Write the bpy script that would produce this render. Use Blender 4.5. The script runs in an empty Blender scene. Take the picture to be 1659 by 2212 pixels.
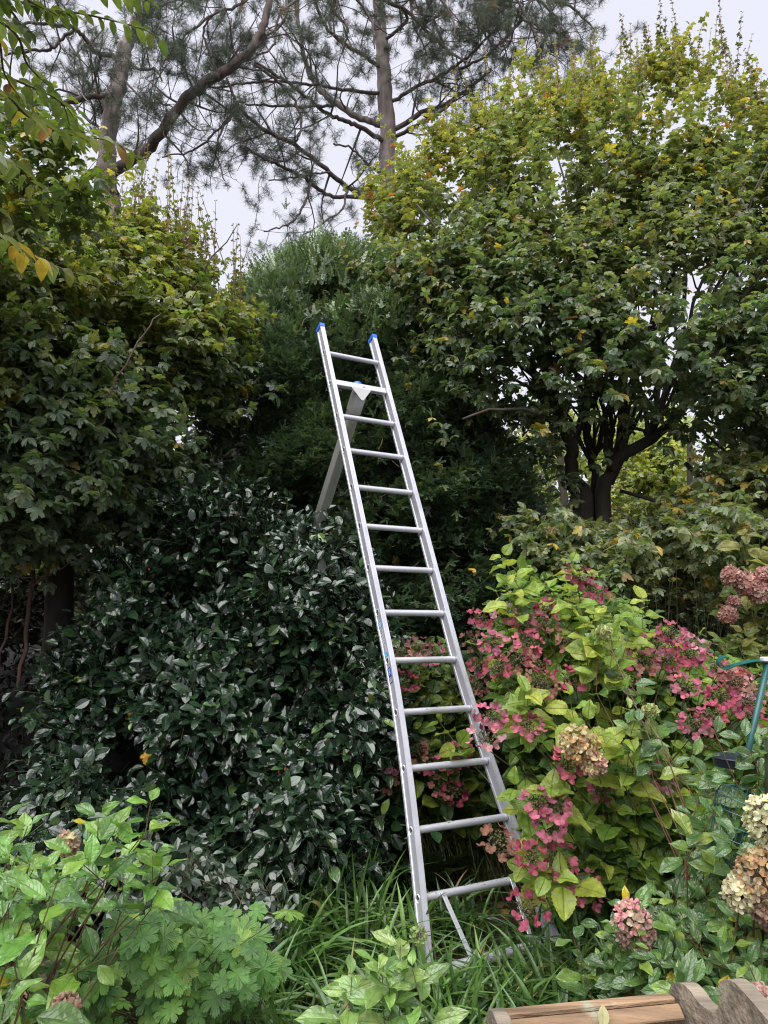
import bpy, math
import numpy as np
from mathutils import Vector

# ------------------------------------------------------------------ camera, sky, sun
scene = bpy.context.scene
COL = scene.collection
F, PITCH, CZ = 1562.0, 0.1634, 1.55
cs, sn = math.cos(PITCH), math.sin(PITCH)
cam_d = bpy.data.cameras.new('camera'); cam = bpy.data.objects.new('camera', cam_d); COL.objects.link(cam)
cam.location = (0, 0, CZ); cam.rotation_euler = (math.pi/2 + PITCH, 0, 0)
cam_d.sensor_fit = 'VERTICAL'; cam_d.sensor_height = 24; cam_d.lens = 24*F/2212
cam_d.clip_start = .05; cam_d.clip_end = 2000
scene.camera = cam

SUN_EL, SUN_ROT = math.radians(62), math.radians(200)
world = bpy.data.worlds.new('World'); scene.world = world; world.use_nodes = True
nt = world.node_tree; nt.nodes.clear()
sky = nt.nodes.new('ShaderNodeTexSky'); sky.sky_type = 'NISHITA'; sky.sun_disc = False
sky.sun_elevation = SUN_EL; sky.sun_rotation = SUN_ROT; sky.dust_density = 6; sky.air_density = 1.4
hs = nt.nodes.new('ShaderNodeHueSaturation'); hs.inputs['Saturation'].default_value = .18; hs.inputs['Value'].default_value = 1.0
mx = nt.nodes.new('ShaderNodeMix'); mx.data_type = 'RGBA'; mx.inputs['Factor'].default_value = .72
mx.inputs['B'].default_value = (4.25, 4.25, 4.95, 1)
bg = nt.nodes.new('ShaderNodeBackground'); bg.inputs['Strength'].default_value = .070
wo = nt.nodes.new('ShaderNodeOutputWorld')
nt.links.new(sky.outputs[0], hs.inputs['Color']); nt.links.new(hs.outputs[0], mx.inputs['A'])
nt.links.new(mx.outputs['Result'], bg.inputs['Color']); nt.links.new(bg.outputs[0], wo.inputs[0])

sd = bpy.data.lights.new('sun', 'SUN'); sun = bpy.data.objects.new('sun', sd); COL.objects.link(sun)
sd.energy = 1.75; sd.angle = math.radians(75); sd.color = (1, .985, .96)
dv = Vector((math.sin(SUN_ROT)*math.cos(SUN_EL), math.cos(SUN_ROT)*math.cos(SUN_EL), math.sin(SUN_EL)))
sun.rotation_euler = dv.to_track_quat('Z', 'Y').to_euler()

scene.view_settings.view_transform = 'Standard'; scene.view_settings.look = 'None'
scene.view_settings.gamma = 1; scene.view_settings.exposure = 1.68
scene.cycles.max_bounces = 8; scene.cycles.diffuse_bounces = 6; scene.cycles.glossy_bounces = 3
scene.cycles.transmission_bounces = 6; scene.cycles.transparent_max_bounces = 6
scene.cycles.use_denoising = True; scene.cycles.pixel_filter_type = 'BLACKMAN_HARRIS'; scene.cycles.filter_width = 1.15

rng = np.random.default_rng(11)
A = np.array
def U(a, b, n=None): return rng.uniform(a, b, n)

# ------------------------------------------------------------------ helpers
def px(x, y, d):
    """point seen at photo position (x,y) of a 1659x2212 frame at ground distance d"""
    x = np.asarray(x, float); y = np.asarray(y, float); d = np.asarray(d, float)
    u = (x-829.5)/F; v = (1106-y)/F
    dy = cs - v*sn; t = d/dy
    return np.stack(np.broadcast_arrays(u*t, dy*t, (sn+v*cs)*t+CZ), -1)
def nrm(v):
    v = np.asarray(v, float); return v/np.maximum(np.linalg.norm(v, axis=-1, keepdims=True), 1e-9)
def frames(D, N):
    D = nrm(D); X = np.cross(D, N); bad = np.linalg.norm(X, axis=1) < 1e-4
    X[bad] = A([1, 0, 0]); X = nrm(X); Z = np.cross(X, D)
    return np.stack([X, D, Z], -1)
_k = np.random.default_rng(3).normal(size=(10, 3)); _p = np.random.default_rng(4).uniform(0, 6.28, 10)
def noise(P, scale):
    s = 0
    for i in range(10): s = s + np.sin(P@_k[i]*scale*(1+.13*i)+_p[i])
    return np.clip(.5+s/9, 0, 1)

class Acc:
    def __init__(s): s.V = []; s.f = {3: [], 4: []}; s.c = []; s.uv = []; s.n = 0
    def add(s, V, faces, col=(1, 1, 1), uv=None):
        V = np.asarray(V, float).reshape(-1, 3)
        for fa in (faces if isinstance(faces, (list, tuple)) and len(faces) and isinstance(faces[0], np.ndarray) else [np.asarray(faces)]):
            if fa.size: s.f[fa.shape[1]].append(fa+s.n)
        s.V.append(V); s.c.append(np.broadcast_to(np.asarray(col, float), (len(V), 3)))
        s.uv.append(np.zeros((len(V), 2)) if uv is None else uv); s.n += len(V)
    def inst(s, tm, P, R, S, col):
        """tm=(V,faces list,uv); P (n,3), R (n,3,3), S (n,) or (n,3), col (n,3)"""
        tv, tf, tuv = tm; n = len(P)
        if n == 0: return
        S = np.asarray(S, float); S = np.broadcast_to(S[:, None] if S.ndim == 1 else S, (n, 3))
        L = tv[None]*S[:, None, :]
        V = np.einsum('nij,nkj->nki', R, L)+P[:, None, :]
        m = len(tv); off = (np.arange(n)*m)[:, None, None]
        fs = [(fa[None]+off).reshape(-1, fa.shape[1]) for fa in tf]
        s.add(V.reshape(-1, 3), fs, np.repeat(col, m, 0), np.tile(tuv, (n, 1)))
    def build(s, name, mat, parent=None, smooth=False):
        V = np.concatenate(s.V) if s.V else np.zeros((0, 3)); me = bpy.data.meshes.new(name)
        ks = [np.concatenate(s.f[k]) if s.f[k] else np.zeros((0, k), int) for k in (3, 4)]
        li = np.concatenate([k.ravel() for k in ks]).astype(np.int32)
        tot = np.concatenate([np.full(len(ks[0]), 3), np.full(len(ks[1]), 4)]).astype(np.int32)
        st = np.concatenate([[0], np.cumsum(tot)[:-1]]).astype(np.int32)
        me.vertices.add(len(V)); me.vertices.foreach_set('co', V.astype(np.float32).ravel())
        me.loops.add(len(li)); me.loops.foreach_set('vertex_index', li)
        me.polygons.add(len(tot)); me.polygons.foreach_set('loop_start', st); me.polygons.foreach_set('loop_total', tot)
        me.polygons.foreach_set('use_smooth', np.full(len(tot), smooth))
        c = np.concatenate(s.c); c = np.concatenate([c, np.ones((len(c), 1))], 1)
        a = me.attributes.new('col', 'FLOAT_COLOR', 'POINT'); a.data.foreach_set('color', c.astype(np.float32).ravel())
        a = me.attributes.new('luv', 'FLOAT2', 'POINT'); a.data.foreach_set('vector', np.concatenate(s.uv).astype(np.float32).ravel())
        me.update(calc_edges=True); me.validate()
        ob = bpy.data.objects.new(name, me); COL.objects.link(ob); me.materials.append(mat)
        if parent is not None: ob.parent = parent
        return ob

def tubes(acc, paths, radii, sides=6, col=(1, 1, 1), cap=True, phase=0):
    """paths (N,K,3), radii (N,K)"""
    P = np.asarray(paths, float)
    if P.ndim == 2: P = P[None]
    N, K, _ = P.shape; R = np.broadcast_to(np.asarray(radii, float), (N, K))
    T = np.empty_like(P); T[:, 1:-1] = P[:, 2:]-P[:, :-2]; T[:, 0] = P[:, 1]-P[:, 0]; T[:, -1] = P[:, -1]-P[:, -2]
    T = nrm(T); mean = nrm(P[:, -1]-P[:, 0])
    ref = np.where(np.abs(mean[:, 2:3]) > .75, A([[1., 0, 0]]), A([[0, 0, 1.]]))
    X = nrm(np.cross(T, ref[:, None, :])); Y = np.cross(X, T)
    a = np.arange(sides)*2*np.pi/sides+phase
    V = P[:, :, None]+R[:, :, None, None]*(np.cos(a)[None, None, :, None]*X[:, :, None]+np.sin(a)[None, None, :, None]*Y[:, :, None])
    i = np.arange(K-1)[:, None]*sides; j = np.arange(sides)[None]; j2 = (j+1) % sides
    q = np.stack([i+j, i+j2, i+sides+j2, i+sides+j], -1).reshape(-1, 4)
    q = (q[None]+(np.arange(N)*K*sides)[:, None, None]).reshape(-1, 4)
    fs = [q]
    if cap:
        e = []
        for k in range(1, sides-1): e.append([0, k+1, k]); e.append([(K-1)*sides, (K-1)*sides+k, (K-1)*sides+k+1])
        e = A(e); fs.append((e[None]+(np.arange(N)*K*sides)[:, None, None]).reshape(-1, 3))
    c = np.asarray(col, float)
    if c.ndim == 2: c = np.repeat(c, K*sides, 0)
    along = np.broadcast_to((np.arange(K)/max(K-1, 1))[None, :, None], (N, K, sides)).ravel()
    acc.add(V.reshape(-1, 3), fs, c, np.stack([np.zeros_like(along), along], 1))

def smooth_path(pts, n=4, jit=0.0):
    """Catmull-Rom through rows of any width"""
    p = np.asarray(pts, float); p = np.concatenate([[2*p[0]-p[1]], p, [2*p[-1]-p[-2]]]); out = []
    for i in range(1, len(p)-2):
        for t in np.arange(n)/n:
            a, b, c, d = p[i-1:i+3]
            out.append(.5*((2*b)+(-a+c)*t+(2*a-5*b+4*c-d)*t*t+(-a+3*b-3*c+d)*t**3))
    out.append(p[-2]); out = A(out)
    if jit: out[1:-1, :3] += rng.normal(size=(len(out)-2, 3))*jit
    return out

def box(acc, c, X, Y, Z, sx, sy, sz, col=(1, 1, 1), bev=.0):
    X, Y, Z = nrm(X), nrm(Y), nrm(Z); c = A(c, float)
    s = A([[a, b, d] for d in (-1, 1) for b in (-1, 1) for a in (-1, 1)])*.5
    if bev <= 0:
        V = c+s[:, :1]*sx*X+s[:, 1:2]*sy*Y+s[:, 2:]*sz*Z
        acc.add(V, A([[0, 2, 3, 1], [4, 5, 7, 6], [0, 1, 5, 4], [2, 6, 7, 3], [0, 4, 6, 2], [1, 3, 7, 5]]), col); return
    V = []; hx, hy, hz = sx/2, sy/2, sz/2                      # chamfered: octagon section in XZ, tapered ends
    oct_ = [(-hx+bev, -hz), (hx-bev, -hz), (hx, -hz+bev), (hx, hz-bev), (hx-bev, hz), (-hx+bev, hz), (-hx, hz-bev), (-hx, -hz+bev)]
    for y, k in ((-hy, 1), (-hy+bev, 0), (hy-bev, 0), (hy, 1)):
        for a, b in oct_:
            fx, fz = (1-k*bev/hx*.7), (1-k*bev/hz*.7); V.append(c+X*a*fx+Y*y+Z*b*fz)
    q = [[r*8+i, r*8+(i+1) % 8, r*8+8+(i+1) % 8, r*8+8+i] for r in range(3) for i in range(8)]
    t = [[0, k+1, k] for k in range(1, 7)]+[[24, 24+k, 25+k] for k in range(1, 7)]
    acc.add(V, [A(q), A(t)], col)

def extrude(acc, prof, path, Xs, Ys, col=(1, 1, 1)):
    """closed profile (m,2) swept along path (k,3) with axes Xs,Ys (k,3); capped with a fan"""
    m, k = len(prof), len(path); prof = A(prof, float)
    V = path[:, None]+prof[None, :, :1]*Xs[:, None]+prof[None, :, 1:]*Ys[:, None]
    V = V.reshape(-1, 3)
    i = np.arange(k-1)[:, None]*m; j = np.arange(m)[None]; j2 = (j+1) % m
    q = np.stack([i+j, i+j2, i+m+j2, i+m+j], -1).reshape(-1, 4)
    n = len(V); V = np.concatenate([V, [path[0]+Xs[0]*prof[:, 0].mean()+Ys[0]*prof[:, 1].mean()], [path[-1]+Xs[-1]*prof[:, 0].mean()+Ys[-1]*prof[:, 1].mean()]])
    t = [[n, (b+1) % m, b] for b in range(m)]+[[n+1, (k-1)*m+b, (k-1)*m+(b+1) % m] for b in range(m)]
    acc.add(V, [q, A(t)], col)

def empty(name, loc=(0, 0, 0)):
    o = bpy.data.objects.new(name, None); COL.objects.link(o); o.location = loc; bpy.context.view_layer.update(); return o
def tag(o, label=None, cat=None, group=None, kind=None):
    if label: o['label'] = label
    if cat: o['category'] = cat
    if group: o['group'] = group
    if kind: o['kind'] = kind
    return o
# every thing is modelled around the world origin, so its Empty at the base only re-bases its parts
def thing(name, base, label, cat, group=None):
    e = empty(name, tuple(float(v) for v in base)); return tag(e, label, cat, group)
def part(acc, name, mat, th, smooth=False):
    if acc.n == 0: return None
    off = np.zeros(3); p = th
    while p is not None: off = off+A(p.location); p = p.parent
    acc.V = [v-off for v in acc.V]
    return acc.build(name, mat, th, smooth)

# ------------------------------------------------------------------ materials
def new_mat(name):
    m = bpy.data.materials.new(name); m.use_nodes = True; n = m.node_tree.nodes; n.clear(); return m, n, m.node_tree.links
def math_(n, l, op, a, b=None, c=None):
    x = n.new('ShaderNodeMath'); x.operation = op
    for i, v in enumerate((a, b, c)):
        if v is None: continue
        if isinstance(v, (int, float)): x.inputs[i].default_value = v
        else: l.new(v, x.inputs[i])
    return x.outputs[0]
def leaf_mat(name, rough=.45, trans=.25, nv=8, vein=.35, spec=.5, bump=.3, spots=.8, vein_light=True, mottle=.25, back=1.0, tt=(1.7, 1.8, .9)):
    m, n, l = new_mat(name)
    col = n.new('ShaderNodeAttribute'); col.attribute_name = 'col'
    uv = n.new('ShaderNodeAttribute'); uv.attribute_name = 'luv'
    sp = n.new('ShaderNodeSeparateXYZ'); l.new(uv.outputs['Vector'], sp.inputs[0])
    au = math_(n, l, 'ABSOLUTE', sp.outputs[0])
    mid = math_(n, l, 'SUBTRACT', 1, math_(n, l, 'MULTIPLY', au, 14)); mid = math_(n, l, 'MAXIMUM', mid, 0)
    ph = math_(n, l, 'MULTIPLY', math_(n, l, 'SUBTRACT', sp.outputs[1], math_(n, l, 'MULTIPLY', au, .3)), nv*math.pi)
    sv = math_(n, l, 'SUBTRACT', 1, math_(n, l, 'MULTIPLY', math_(n, l, 'ABSOLUTE', math_(n, l, 'SINE', ph)), 4)); sv = math_(n, l, 'MAXIMUM', sv, 0)
    sv = math_(n, l, 'MULTIPLY', sv, .7); v = math_(n, l, 'MAXIMUM', mid, sv)
    geo = n.new('ShaderNodeNewGeometry')
    no = n.new('ShaderNodeTexNoise'); no.inputs['Scale'].default_value = 38; no.inputs['Detail'].default_value = 3; l.new(geo.outputs['Position'], no.inputs['Vector'])
    # per-leaf colour, mottled
    mot = n.new('ShaderNodeMapRange'); mot.inputs['From Min'].default_value = .3; mot.inputs['From Max'].default_value = .7
    mot.inputs['To Min'].default_value = 1-mottle; mot.inputs['To Max'].default_value = 1+mottle; l.new(no.outputs[0], mot.inputs['Value'])
    c1 = n.new('ShaderNodeVectorMath'); c1.operation = 'SCALE'; l.new(col.outputs['Color'], c1.inputs[0]); l.new(mot.outputs[0], c1.inputs['Scale'])
    vc = n.new('ShaderNodeMix'); vc.data_type = 'RGBA'; vc.blend_type = 'MIX'
    l.new(math_(n, l, 'MULTIPLY', v, vein), vc.inputs['Factor']); l.new(c1.outputs[0], vc.inputs['A'])
    vb = n.new('ShaderNodeVectorMath'); vb.operation = 'MULTIPLY_ADD'; l.new(c1.outputs[0], vb.inputs[0])
    vb.inputs[1].default_value = (1.5, 1.5, 1.3) if vein_light else (.45, .5, .45); vb.inputs[2].default_value = (.05, .06, .02) if vein_light else (0, 0, 0)
    l.new(vb.outputs[0], vc.inputs['B']); out = vc.outputs['Result']
    if spots:
        n2 = n.new('ShaderNodeTexNoise'); n2.inputs['Scale'].default_value = 70; n2.inputs['Detail'].default_value = 2; l.new(geo.outputs['Position'], n2.inputs['Vector'])
        mr = n.new('ShaderNodeMapRange'); mr.inputs['From Min'].default_value = .715; mr.inputs['From Max'].default_value = .75; mr.inputs['To Max'].default_value = spots; l.new(n2.outputs[0], mr.inputs['Value'])
        ms = n.new('ShaderNodeMix'); ms.data_type = 'RGBA'; l.new(mr.outputs[0], ms.inputs['Factor']); l.new(out, ms.inputs['A']); ms.inputs['B'].default_value = (.05, .03, .02, 1); out = ms.outputs['Result']
    bs = n.new('ShaderNodeVectorMath'); bs.operation = 'MULTIPLY_ADD'; l.new(out, bs.inputs[0]); bs.inputs[1].default_value = (.95*back, .95*back, 1.0*back); bs.inputs[2].default_value = (.012, .014, .010)
    mb = n.new('ShaderNodeMix'); mb.data_type = 'RGBA'; l.new(geo.outputs['Backfacing'], mb.inputs['Factor']); l.new(out, mb.inputs['A']); l.new(bs.outputs[0], mb.inputs['B'])
    out = mb.outputs['Result']
    bp = n.new('ShaderNodeBump'); bp.inputs['Strength'].default_value = bump; bp.inputs['Distance'].default_value = .004
    l.new(math_(n, l, 'ADD', math_(n, l, 'MULTIPLY', v, -1), no.outputs[0]), bp.inputs['Height'])
    pr = n.new('ShaderNodeBsdfPrincipled'); l.new(out, pr.inputs['Base Color']); l.new(bp.outputs[0], pr.inputs['Normal'])
    rr = n.new('ShaderNodeMapRange'); rr.inputs['From Min'].default_value = .3; rr.inputs['From Max'].default_value = .7
    rr.inputs['To Min'].default_value = rough*.7; rr.inputs['To Max'].default_value = min(1, rough*1.35); l.new(no.outputs[0], rr.inputs['Value']); l.new(rr.outputs[0], pr.inputs['Roughness'])
    pr.inputs['Specular IOR Level'].default_value = spec
    tr = n.new('ShaderNodeBsdfTranslucent'); tv = n.new('ShaderNodeVectorMath'); tv.operation = 'MULTIPLY'; l.new(out, tv.inputs[0]); tv.inputs[1].default_value = tt
    l.new(tv.outputs[0], tr.inputs['Color'])
    mi = n.new('ShaderNodeMixShader'); mi.inputs[0].default_value = trans; l.new(pr.outputs[0], mi.inputs[1]); l.new(tr.outputs[0], mi.inputs[2])
    o = n.new('ShaderNodeOutputMaterial'); l.new(mi.outputs[0], o.inputs[0]); return m
def solid_mat(name, rough=.6, metal=0., bump=0., bscale=40, spec=.5, mott=.2, mscale=12, stretch=None, c2=None, c2thr=(.55, .65), use_col=True, color=(.5, .5, .5)):
    m, n, l = new_mat(name)
    tc = n.new('ShaderNodeTexCoord'); mp = n.new('ShaderNodeMapping'); l.new(tc.outputs['Object'], mp.inputs[0])
    if stretch: mp.inputs['Scale'].default_value = stretch
    no = n.new('ShaderNodeTexNoise'); no.inputs['Scale'].default_value = mscale; no.inputs['Detail'].default_value = 5; l.new(mp.outputs[0], no.inputs['Vector'])
    mr = n.new('ShaderNodeMapRange'); mr.inputs['From Min'].default_value = .3; mr.inputs['From Max'].default_value = .7; mr.inputs['To Min'].default_value = 1-mott; mr.inputs['To Max'].default_value = 1+mott; l.new(no.outputs[0], mr.inputs['Value'])
    sc = n.new('ShaderNodeVectorMath'); sc.operation = 'SCALE'; l.new(mr.outputs[0], sc.inputs['Scale'])
    if use_col:
        a = n.new('ShaderNodeAttribute'); a.attribute_name = 'col'; l.new(a.outputs['Color'], sc.inputs[0])
    else: sc.inputs[0].default_value = color
    out = sc.outputs[0]
    if c2:
        n2 = n.new('ShaderNodeTexNoise'); n2.inputs['Scale'].default_value = mscale*.45; n2.inputs['Detail'].default_value = 6; l.new(tc.outputs['Object'], n2.inputs['Vector'])
        r2 = n.new('ShaderNodeMapRange'); r2.inputs['From Min'].default_value = c2thr[0]; r2.inputs['From Max'].default_value = c2thr[1]; l.new(n2.outputs[0], r2.inputs['Value'])
        mm = n.new('ShaderNodeMix'); mm.data_type = 'RGBA'; l.new(r2.outputs[0], mm.inputs['Factor']); l.new(out, mm.inputs['A']); mm.inputs['B'].default_value = (*c2, 1); out = mm.outputs['Result']
    pr = n.new('ShaderNodeBsdfPrincipled'); l.new(out, pr.inputs['Base Color']); pr.inputs['Roughness'].default_value = rough; pr.inputs['Metallic'].default_value = metal; pr.inputs['Specular IOR Level'].default_value = spec
    if bump:
        nb = n.new('ShaderNodeTexNoise'); nb.inputs['Scale'].default_value = bscale; nb.inputs['Detail'].default_value = 6; l.new(mp.outputs[0], nb.inputs['Vector'])
        b = n.new('ShaderNodeBump'); b.inputs['Strength'].default_value = bump; b.inputs['Distance'].default_value = .01; l.new(nb.outputs[0], b.inputs['Height']); l.new(b.outputs[0], pr.inputs['Normal'])
    o = n.new('ShaderNodeOutputMaterial'); l.new(pr.outputs[0], o.inputs[0]); return m

M = dict(
    maple=leaf_mat('maple_leaf', .36, .42, 7, .4, .8, .25, .8),
    pine=leaf_mat('pine_needle', .5, .15, 1, 0, .4, 0),
    yew=leaf_mat('yew_needle', .30, .15, 1, 0, .8, 0, mottle=.2),
    holly=leaf_mat('holly_leaf', .16, .05, 7, .22, .72, .10, mottle=.12, back=.55),
    hydra=leaf_mat('hydrangea_leaf', .38, .30, 14, .38, .5, .8, .5, vein_light=False, mottle=.28),
    panic=leaf_mat('panicle_leaf', .28, .25, 7, .13, .8, .45, .25, vein_light=True, mottle=.25),
    geran=leaf_mat('cranesbill_leaf', .45, .3, 6, .3, .5, .5, 0, vein_light=True),
    horn=leaf_mat('hornbeam_leaf', .45, .32, 22, .45, .4, .6, .8, vein_light=False),
    sedge=leaf_mat('sedge_blade', .32, .25, 1, .25, .6, .1, 0, mottle=.2),
    petal=leaf_mat('petal', .55, .35, 6, .25, .3, .3, .45, vein_light=False, mottle=.35, tt=(1.25, .95, 1.0)),
    litter=leaf_mat('dead_leaf', .6, .15, 8, .3, .3, .3, .6, vein_light=False),
    bark=solid_mat('dark_bark', .85, bump=.6, bscale=30, mott=.35, mscale=14, stretch=(1, 1, .35)),
    pbark=solid_mat('pine_bark', .9, bump=1.0, bscale=11, mott=.5, mscale=9, stretch=(1, 1, .3)),
    twig=solid_mat('twig', .6, mott=.2, mscale=20),
    alu=solid_mat('aluminium', .34, metal=.45, bump=.04, bscale=60, mott=.06, mscale=8, c2=(.30, .29, .27), c2thr=(.58, .95)),
    plas=solid_mat('plastic', .35, mott=.05),
    green=solid_mat('green_coated_metal', .35, mott=.15, bump=.05),
    murky=solid_mat('murky_plastic', .25, mott=.35, mscale=9),
    sticker=solid_mat('sticker', .4, mott=.03),
    wood=solid_mat('weathered_teak', .85, bump=.9, bscale=75, mott=.5, mscale=26, stretch=(.10, 1, 1), c2=(.30, .29, .21), c2thr=(.60, .70)),
)
def soil():
    m, n, l = new_mat('soil')
    tc = n.new('ShaderNodeTexCoord'); no = n.new('ShaderNodeTexNoise'); no.inputs['Scale'].default_value = 5; no.inputs['Detail'].default_value = 9; l.new(tc.outputs['Object'], no.inputs['Vector'])
    r = n.new('ShaderNodeValToRGB'); l.new(no.outputs[0], r.inputs[0]); e = r.color_ramp.elements
    e[0].position = .3; e[0].color = (.018, .013, .009, 1); e[1].position = .75; e[1].color = (.075, .055, .038, 1)
    pr = n.new('ShaderNodeBsdfPrincipled'); l.new(r.outputs[0], pr.inputs['Base Color']); pr.inputs['Roughness'].default_value = .95
    b = n.new('ShaderNodeBump'); b.inputs['Strength'].default_value = .8; b.inputs['Distance'].default_value = .05; l.new(no.outputs[0], b.inputs['Height']); l.new(b.outputs[0], pr.inputs['Normal'])
    o = n.new('ShaderNodeOutputMaterial'); l.new(pr.outputs[0], o.inputs[0]); return m
M['soil'] = soil()

# ------------------------------------------------------------------ leaf templates (x across, y from base to tip, z up)
def blade(n=6, cols=5, wf=None, fold=.18, droop=.25, width=.5, wave=0.):
    wf = wf or (lambda t: np.sin(np.pi*t**.8)); us = np.linspace(-1, 1, cols); V = []; uv = []
    for i in range(n+1):
        t = i/n
        for u in us:
            w = width*.5*max(wf(t), .015 if i < n else 0)
            V.append([u*w, t, fold*abs(u)*w*1.0-droop*t*t+wave*math.sin(t*9+u*2)*abs(u)*.05]); uv.append([u, t])
    q = [[i*cols+j, i*cols+j+1, (i+1)*cols+j+1, (i+1)*cols+j] for i in range(n) for j in range(cols-1)]
    return A(V), [A(q)], A(uv)
def fan(outline, centre, zf=.12):
    o = A(outline, float); V = np.concatenate([[centre], o]); r = V-A([centre]); z = -zf*(r**2).sum(1)*2+.05*np.abs(V[:, 0])
    m = len(o); t = A([[0, 1+i, 1+(i+1) % m] for i in range(m)])[:, ::-1]
    V3 = np.concatenate([V, z[:, None]], 1); return V3, [t.copy()], np.stack([V[:, 0]*2, V[:, 1]], 1)
mh = [(.05, -.02), (.30, -.12), (.42, .0), (.38, .14), (.56, .22), (.70, .42), (.56, .50), (.52, .62), (.34, .52), (.22, .50), (.28, .72), (.17, .80), (.12, .95)]
maple_t = fan([(0, 0)]+mh+[(0, 1.02)]+[(-x, y) for x, y in mh[::-1]], (0, .30), .35)
mh2 = [(.28, -.08), (.42, .04), (.40, .18), (.70, .40), (.50, .58), (.24, .50), (.26, .76)]
maple_lo = fan([(0, 0)]+mh2+[(0, 1.0)]+[(-x, y) for x, y in mh2[::-1]], (0, .30), .45)
go = []
for k in range(7):
    a0 = math.radians(-160+k*(320/6))
    for da, r in ((-25, .50), (-22, .74), (-17, .88), (-13, .82), (-9, .96), (-5, .90), (0, 1.03), (5, .90), (9, .95), (13, .81), (17, .86), (22, .72), (25, .50)):
        a = a0+math.radians(da); go.append((math.sin(a)*r*.5, .5+math.cos(a)*r*.5))
gera_t = fan(go, (0, .5), .25)
ov = blade(16, 5, lambda t: np.sin(np.pi*t**.72)**.72*(1+.055*(-1)**round(t*16)), .26, .22, .74, 1.0)
ov_n = blade(9, 5, lambda t: np.sin(np.pi*t**.88)**.95, .24, .20, .50, .9)
ell = blade(6, 5, lambda t: np.sin(np.pi*t**.95)**.75, .28, .17, .56, .35)
horn_t = blade(7, 5, lambda t: np.sin(np.pi*t**.8)**.8, .5, .20, .52, .6)
simple = blade(3, 3, None, .3, .2, .5)
pet = blade(3, 3, lambda t: np.sin(np.pi*min(t*.86+.05, 1))**.6, -.25, -.30, .95)
def needles_t(n, L, w, side_only=True, seed=1):
    r = np.random.default_rng(seed); V = []; f = []; uv = []
    def nd(p, d, l, wv):
        k = len(V); d = nrm(d); x = nrm(np.cross(d, A([.05, .1, 1.])))*wv
        for q in (p, p+d*l*.5+x, p+d*l, p+d*l*.5-x): V.append(q); uv.append([.5, .5])
        f.append([k, k+1, k+2, k+3])
    for i in range(n):
        t = (i+.5)/n
        for s in (-1, 1):
            l = L*(1-.55*t)*r.uniform(.85, 1.1); nd(A([0, t, -.12*t*t]), A([s*1., .55+.5*t, r.uniform(-.05, .25)]), l, w)
    nd(A([0, 0, 0.]), A([0, 1, -.1]), 1.0, w*.8)
    return A(V), [A(f)], A(uv)
yew_t = needles_t(7, .28, .060)
# branched yew spray: a main sprig with four side sprigs
def yew_spray():
    V0, F0, U0 = yew_t; Vs = [V0]; Fs = [F0[0]]; Us = [U0]; n = len(V0)
    for y, ang, s in ((.15, 55, .62), (.32, -52, .6)):
        a = math.radians(-ang); R = A([[math.cos(a), -math.sin(a), 0], [math.sin(a), math.cos(a), 0], [0, 0, 1]])
        Vs.append((V0*s)@R.T+A([0, y, 0])); Fs.append(F0[0]+n); Us.append(U0); n += len(V0)
    return np.concatenate(Vs), [np.concatenate(Fs)], np.concatenate(Us)
yew_s = yew_spray()
def tuft(n=26, seed=2):  # needles brushed along the last bit of a shoot
    r = np.random.default_rng(seed); V = []; f = []; uv = []
    for i in range(n):
        a = r.uniform(0, 6.28); el = r.uniform(-.25, 1.25); d = A([math.cos(a)*math.cos(el), math.sin(el)*1.0+.15, math.sin(a)*math.cos(el)]); d = nrm(d)
        x = nrm(np.cross(d, r.normal(size=3)))*.016; k = len(V); p = A([0, r.uniform(-1.1, .15), 0.]); l = r.uniform(.75, 1.1); g = A([0, 0, -.08])
        V += [p+x, p-x, p+d*l*.98-x*.6, p+d*l*.98+x*.6]; uv += [[.5, .5]]*4; f.append([k, k+1, k+2, k+3])
    return A(V), [A(f)], A(uv)
tufts = [tuft(46, 2), tuft(40, 5), tuft(50, 8)]

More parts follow.
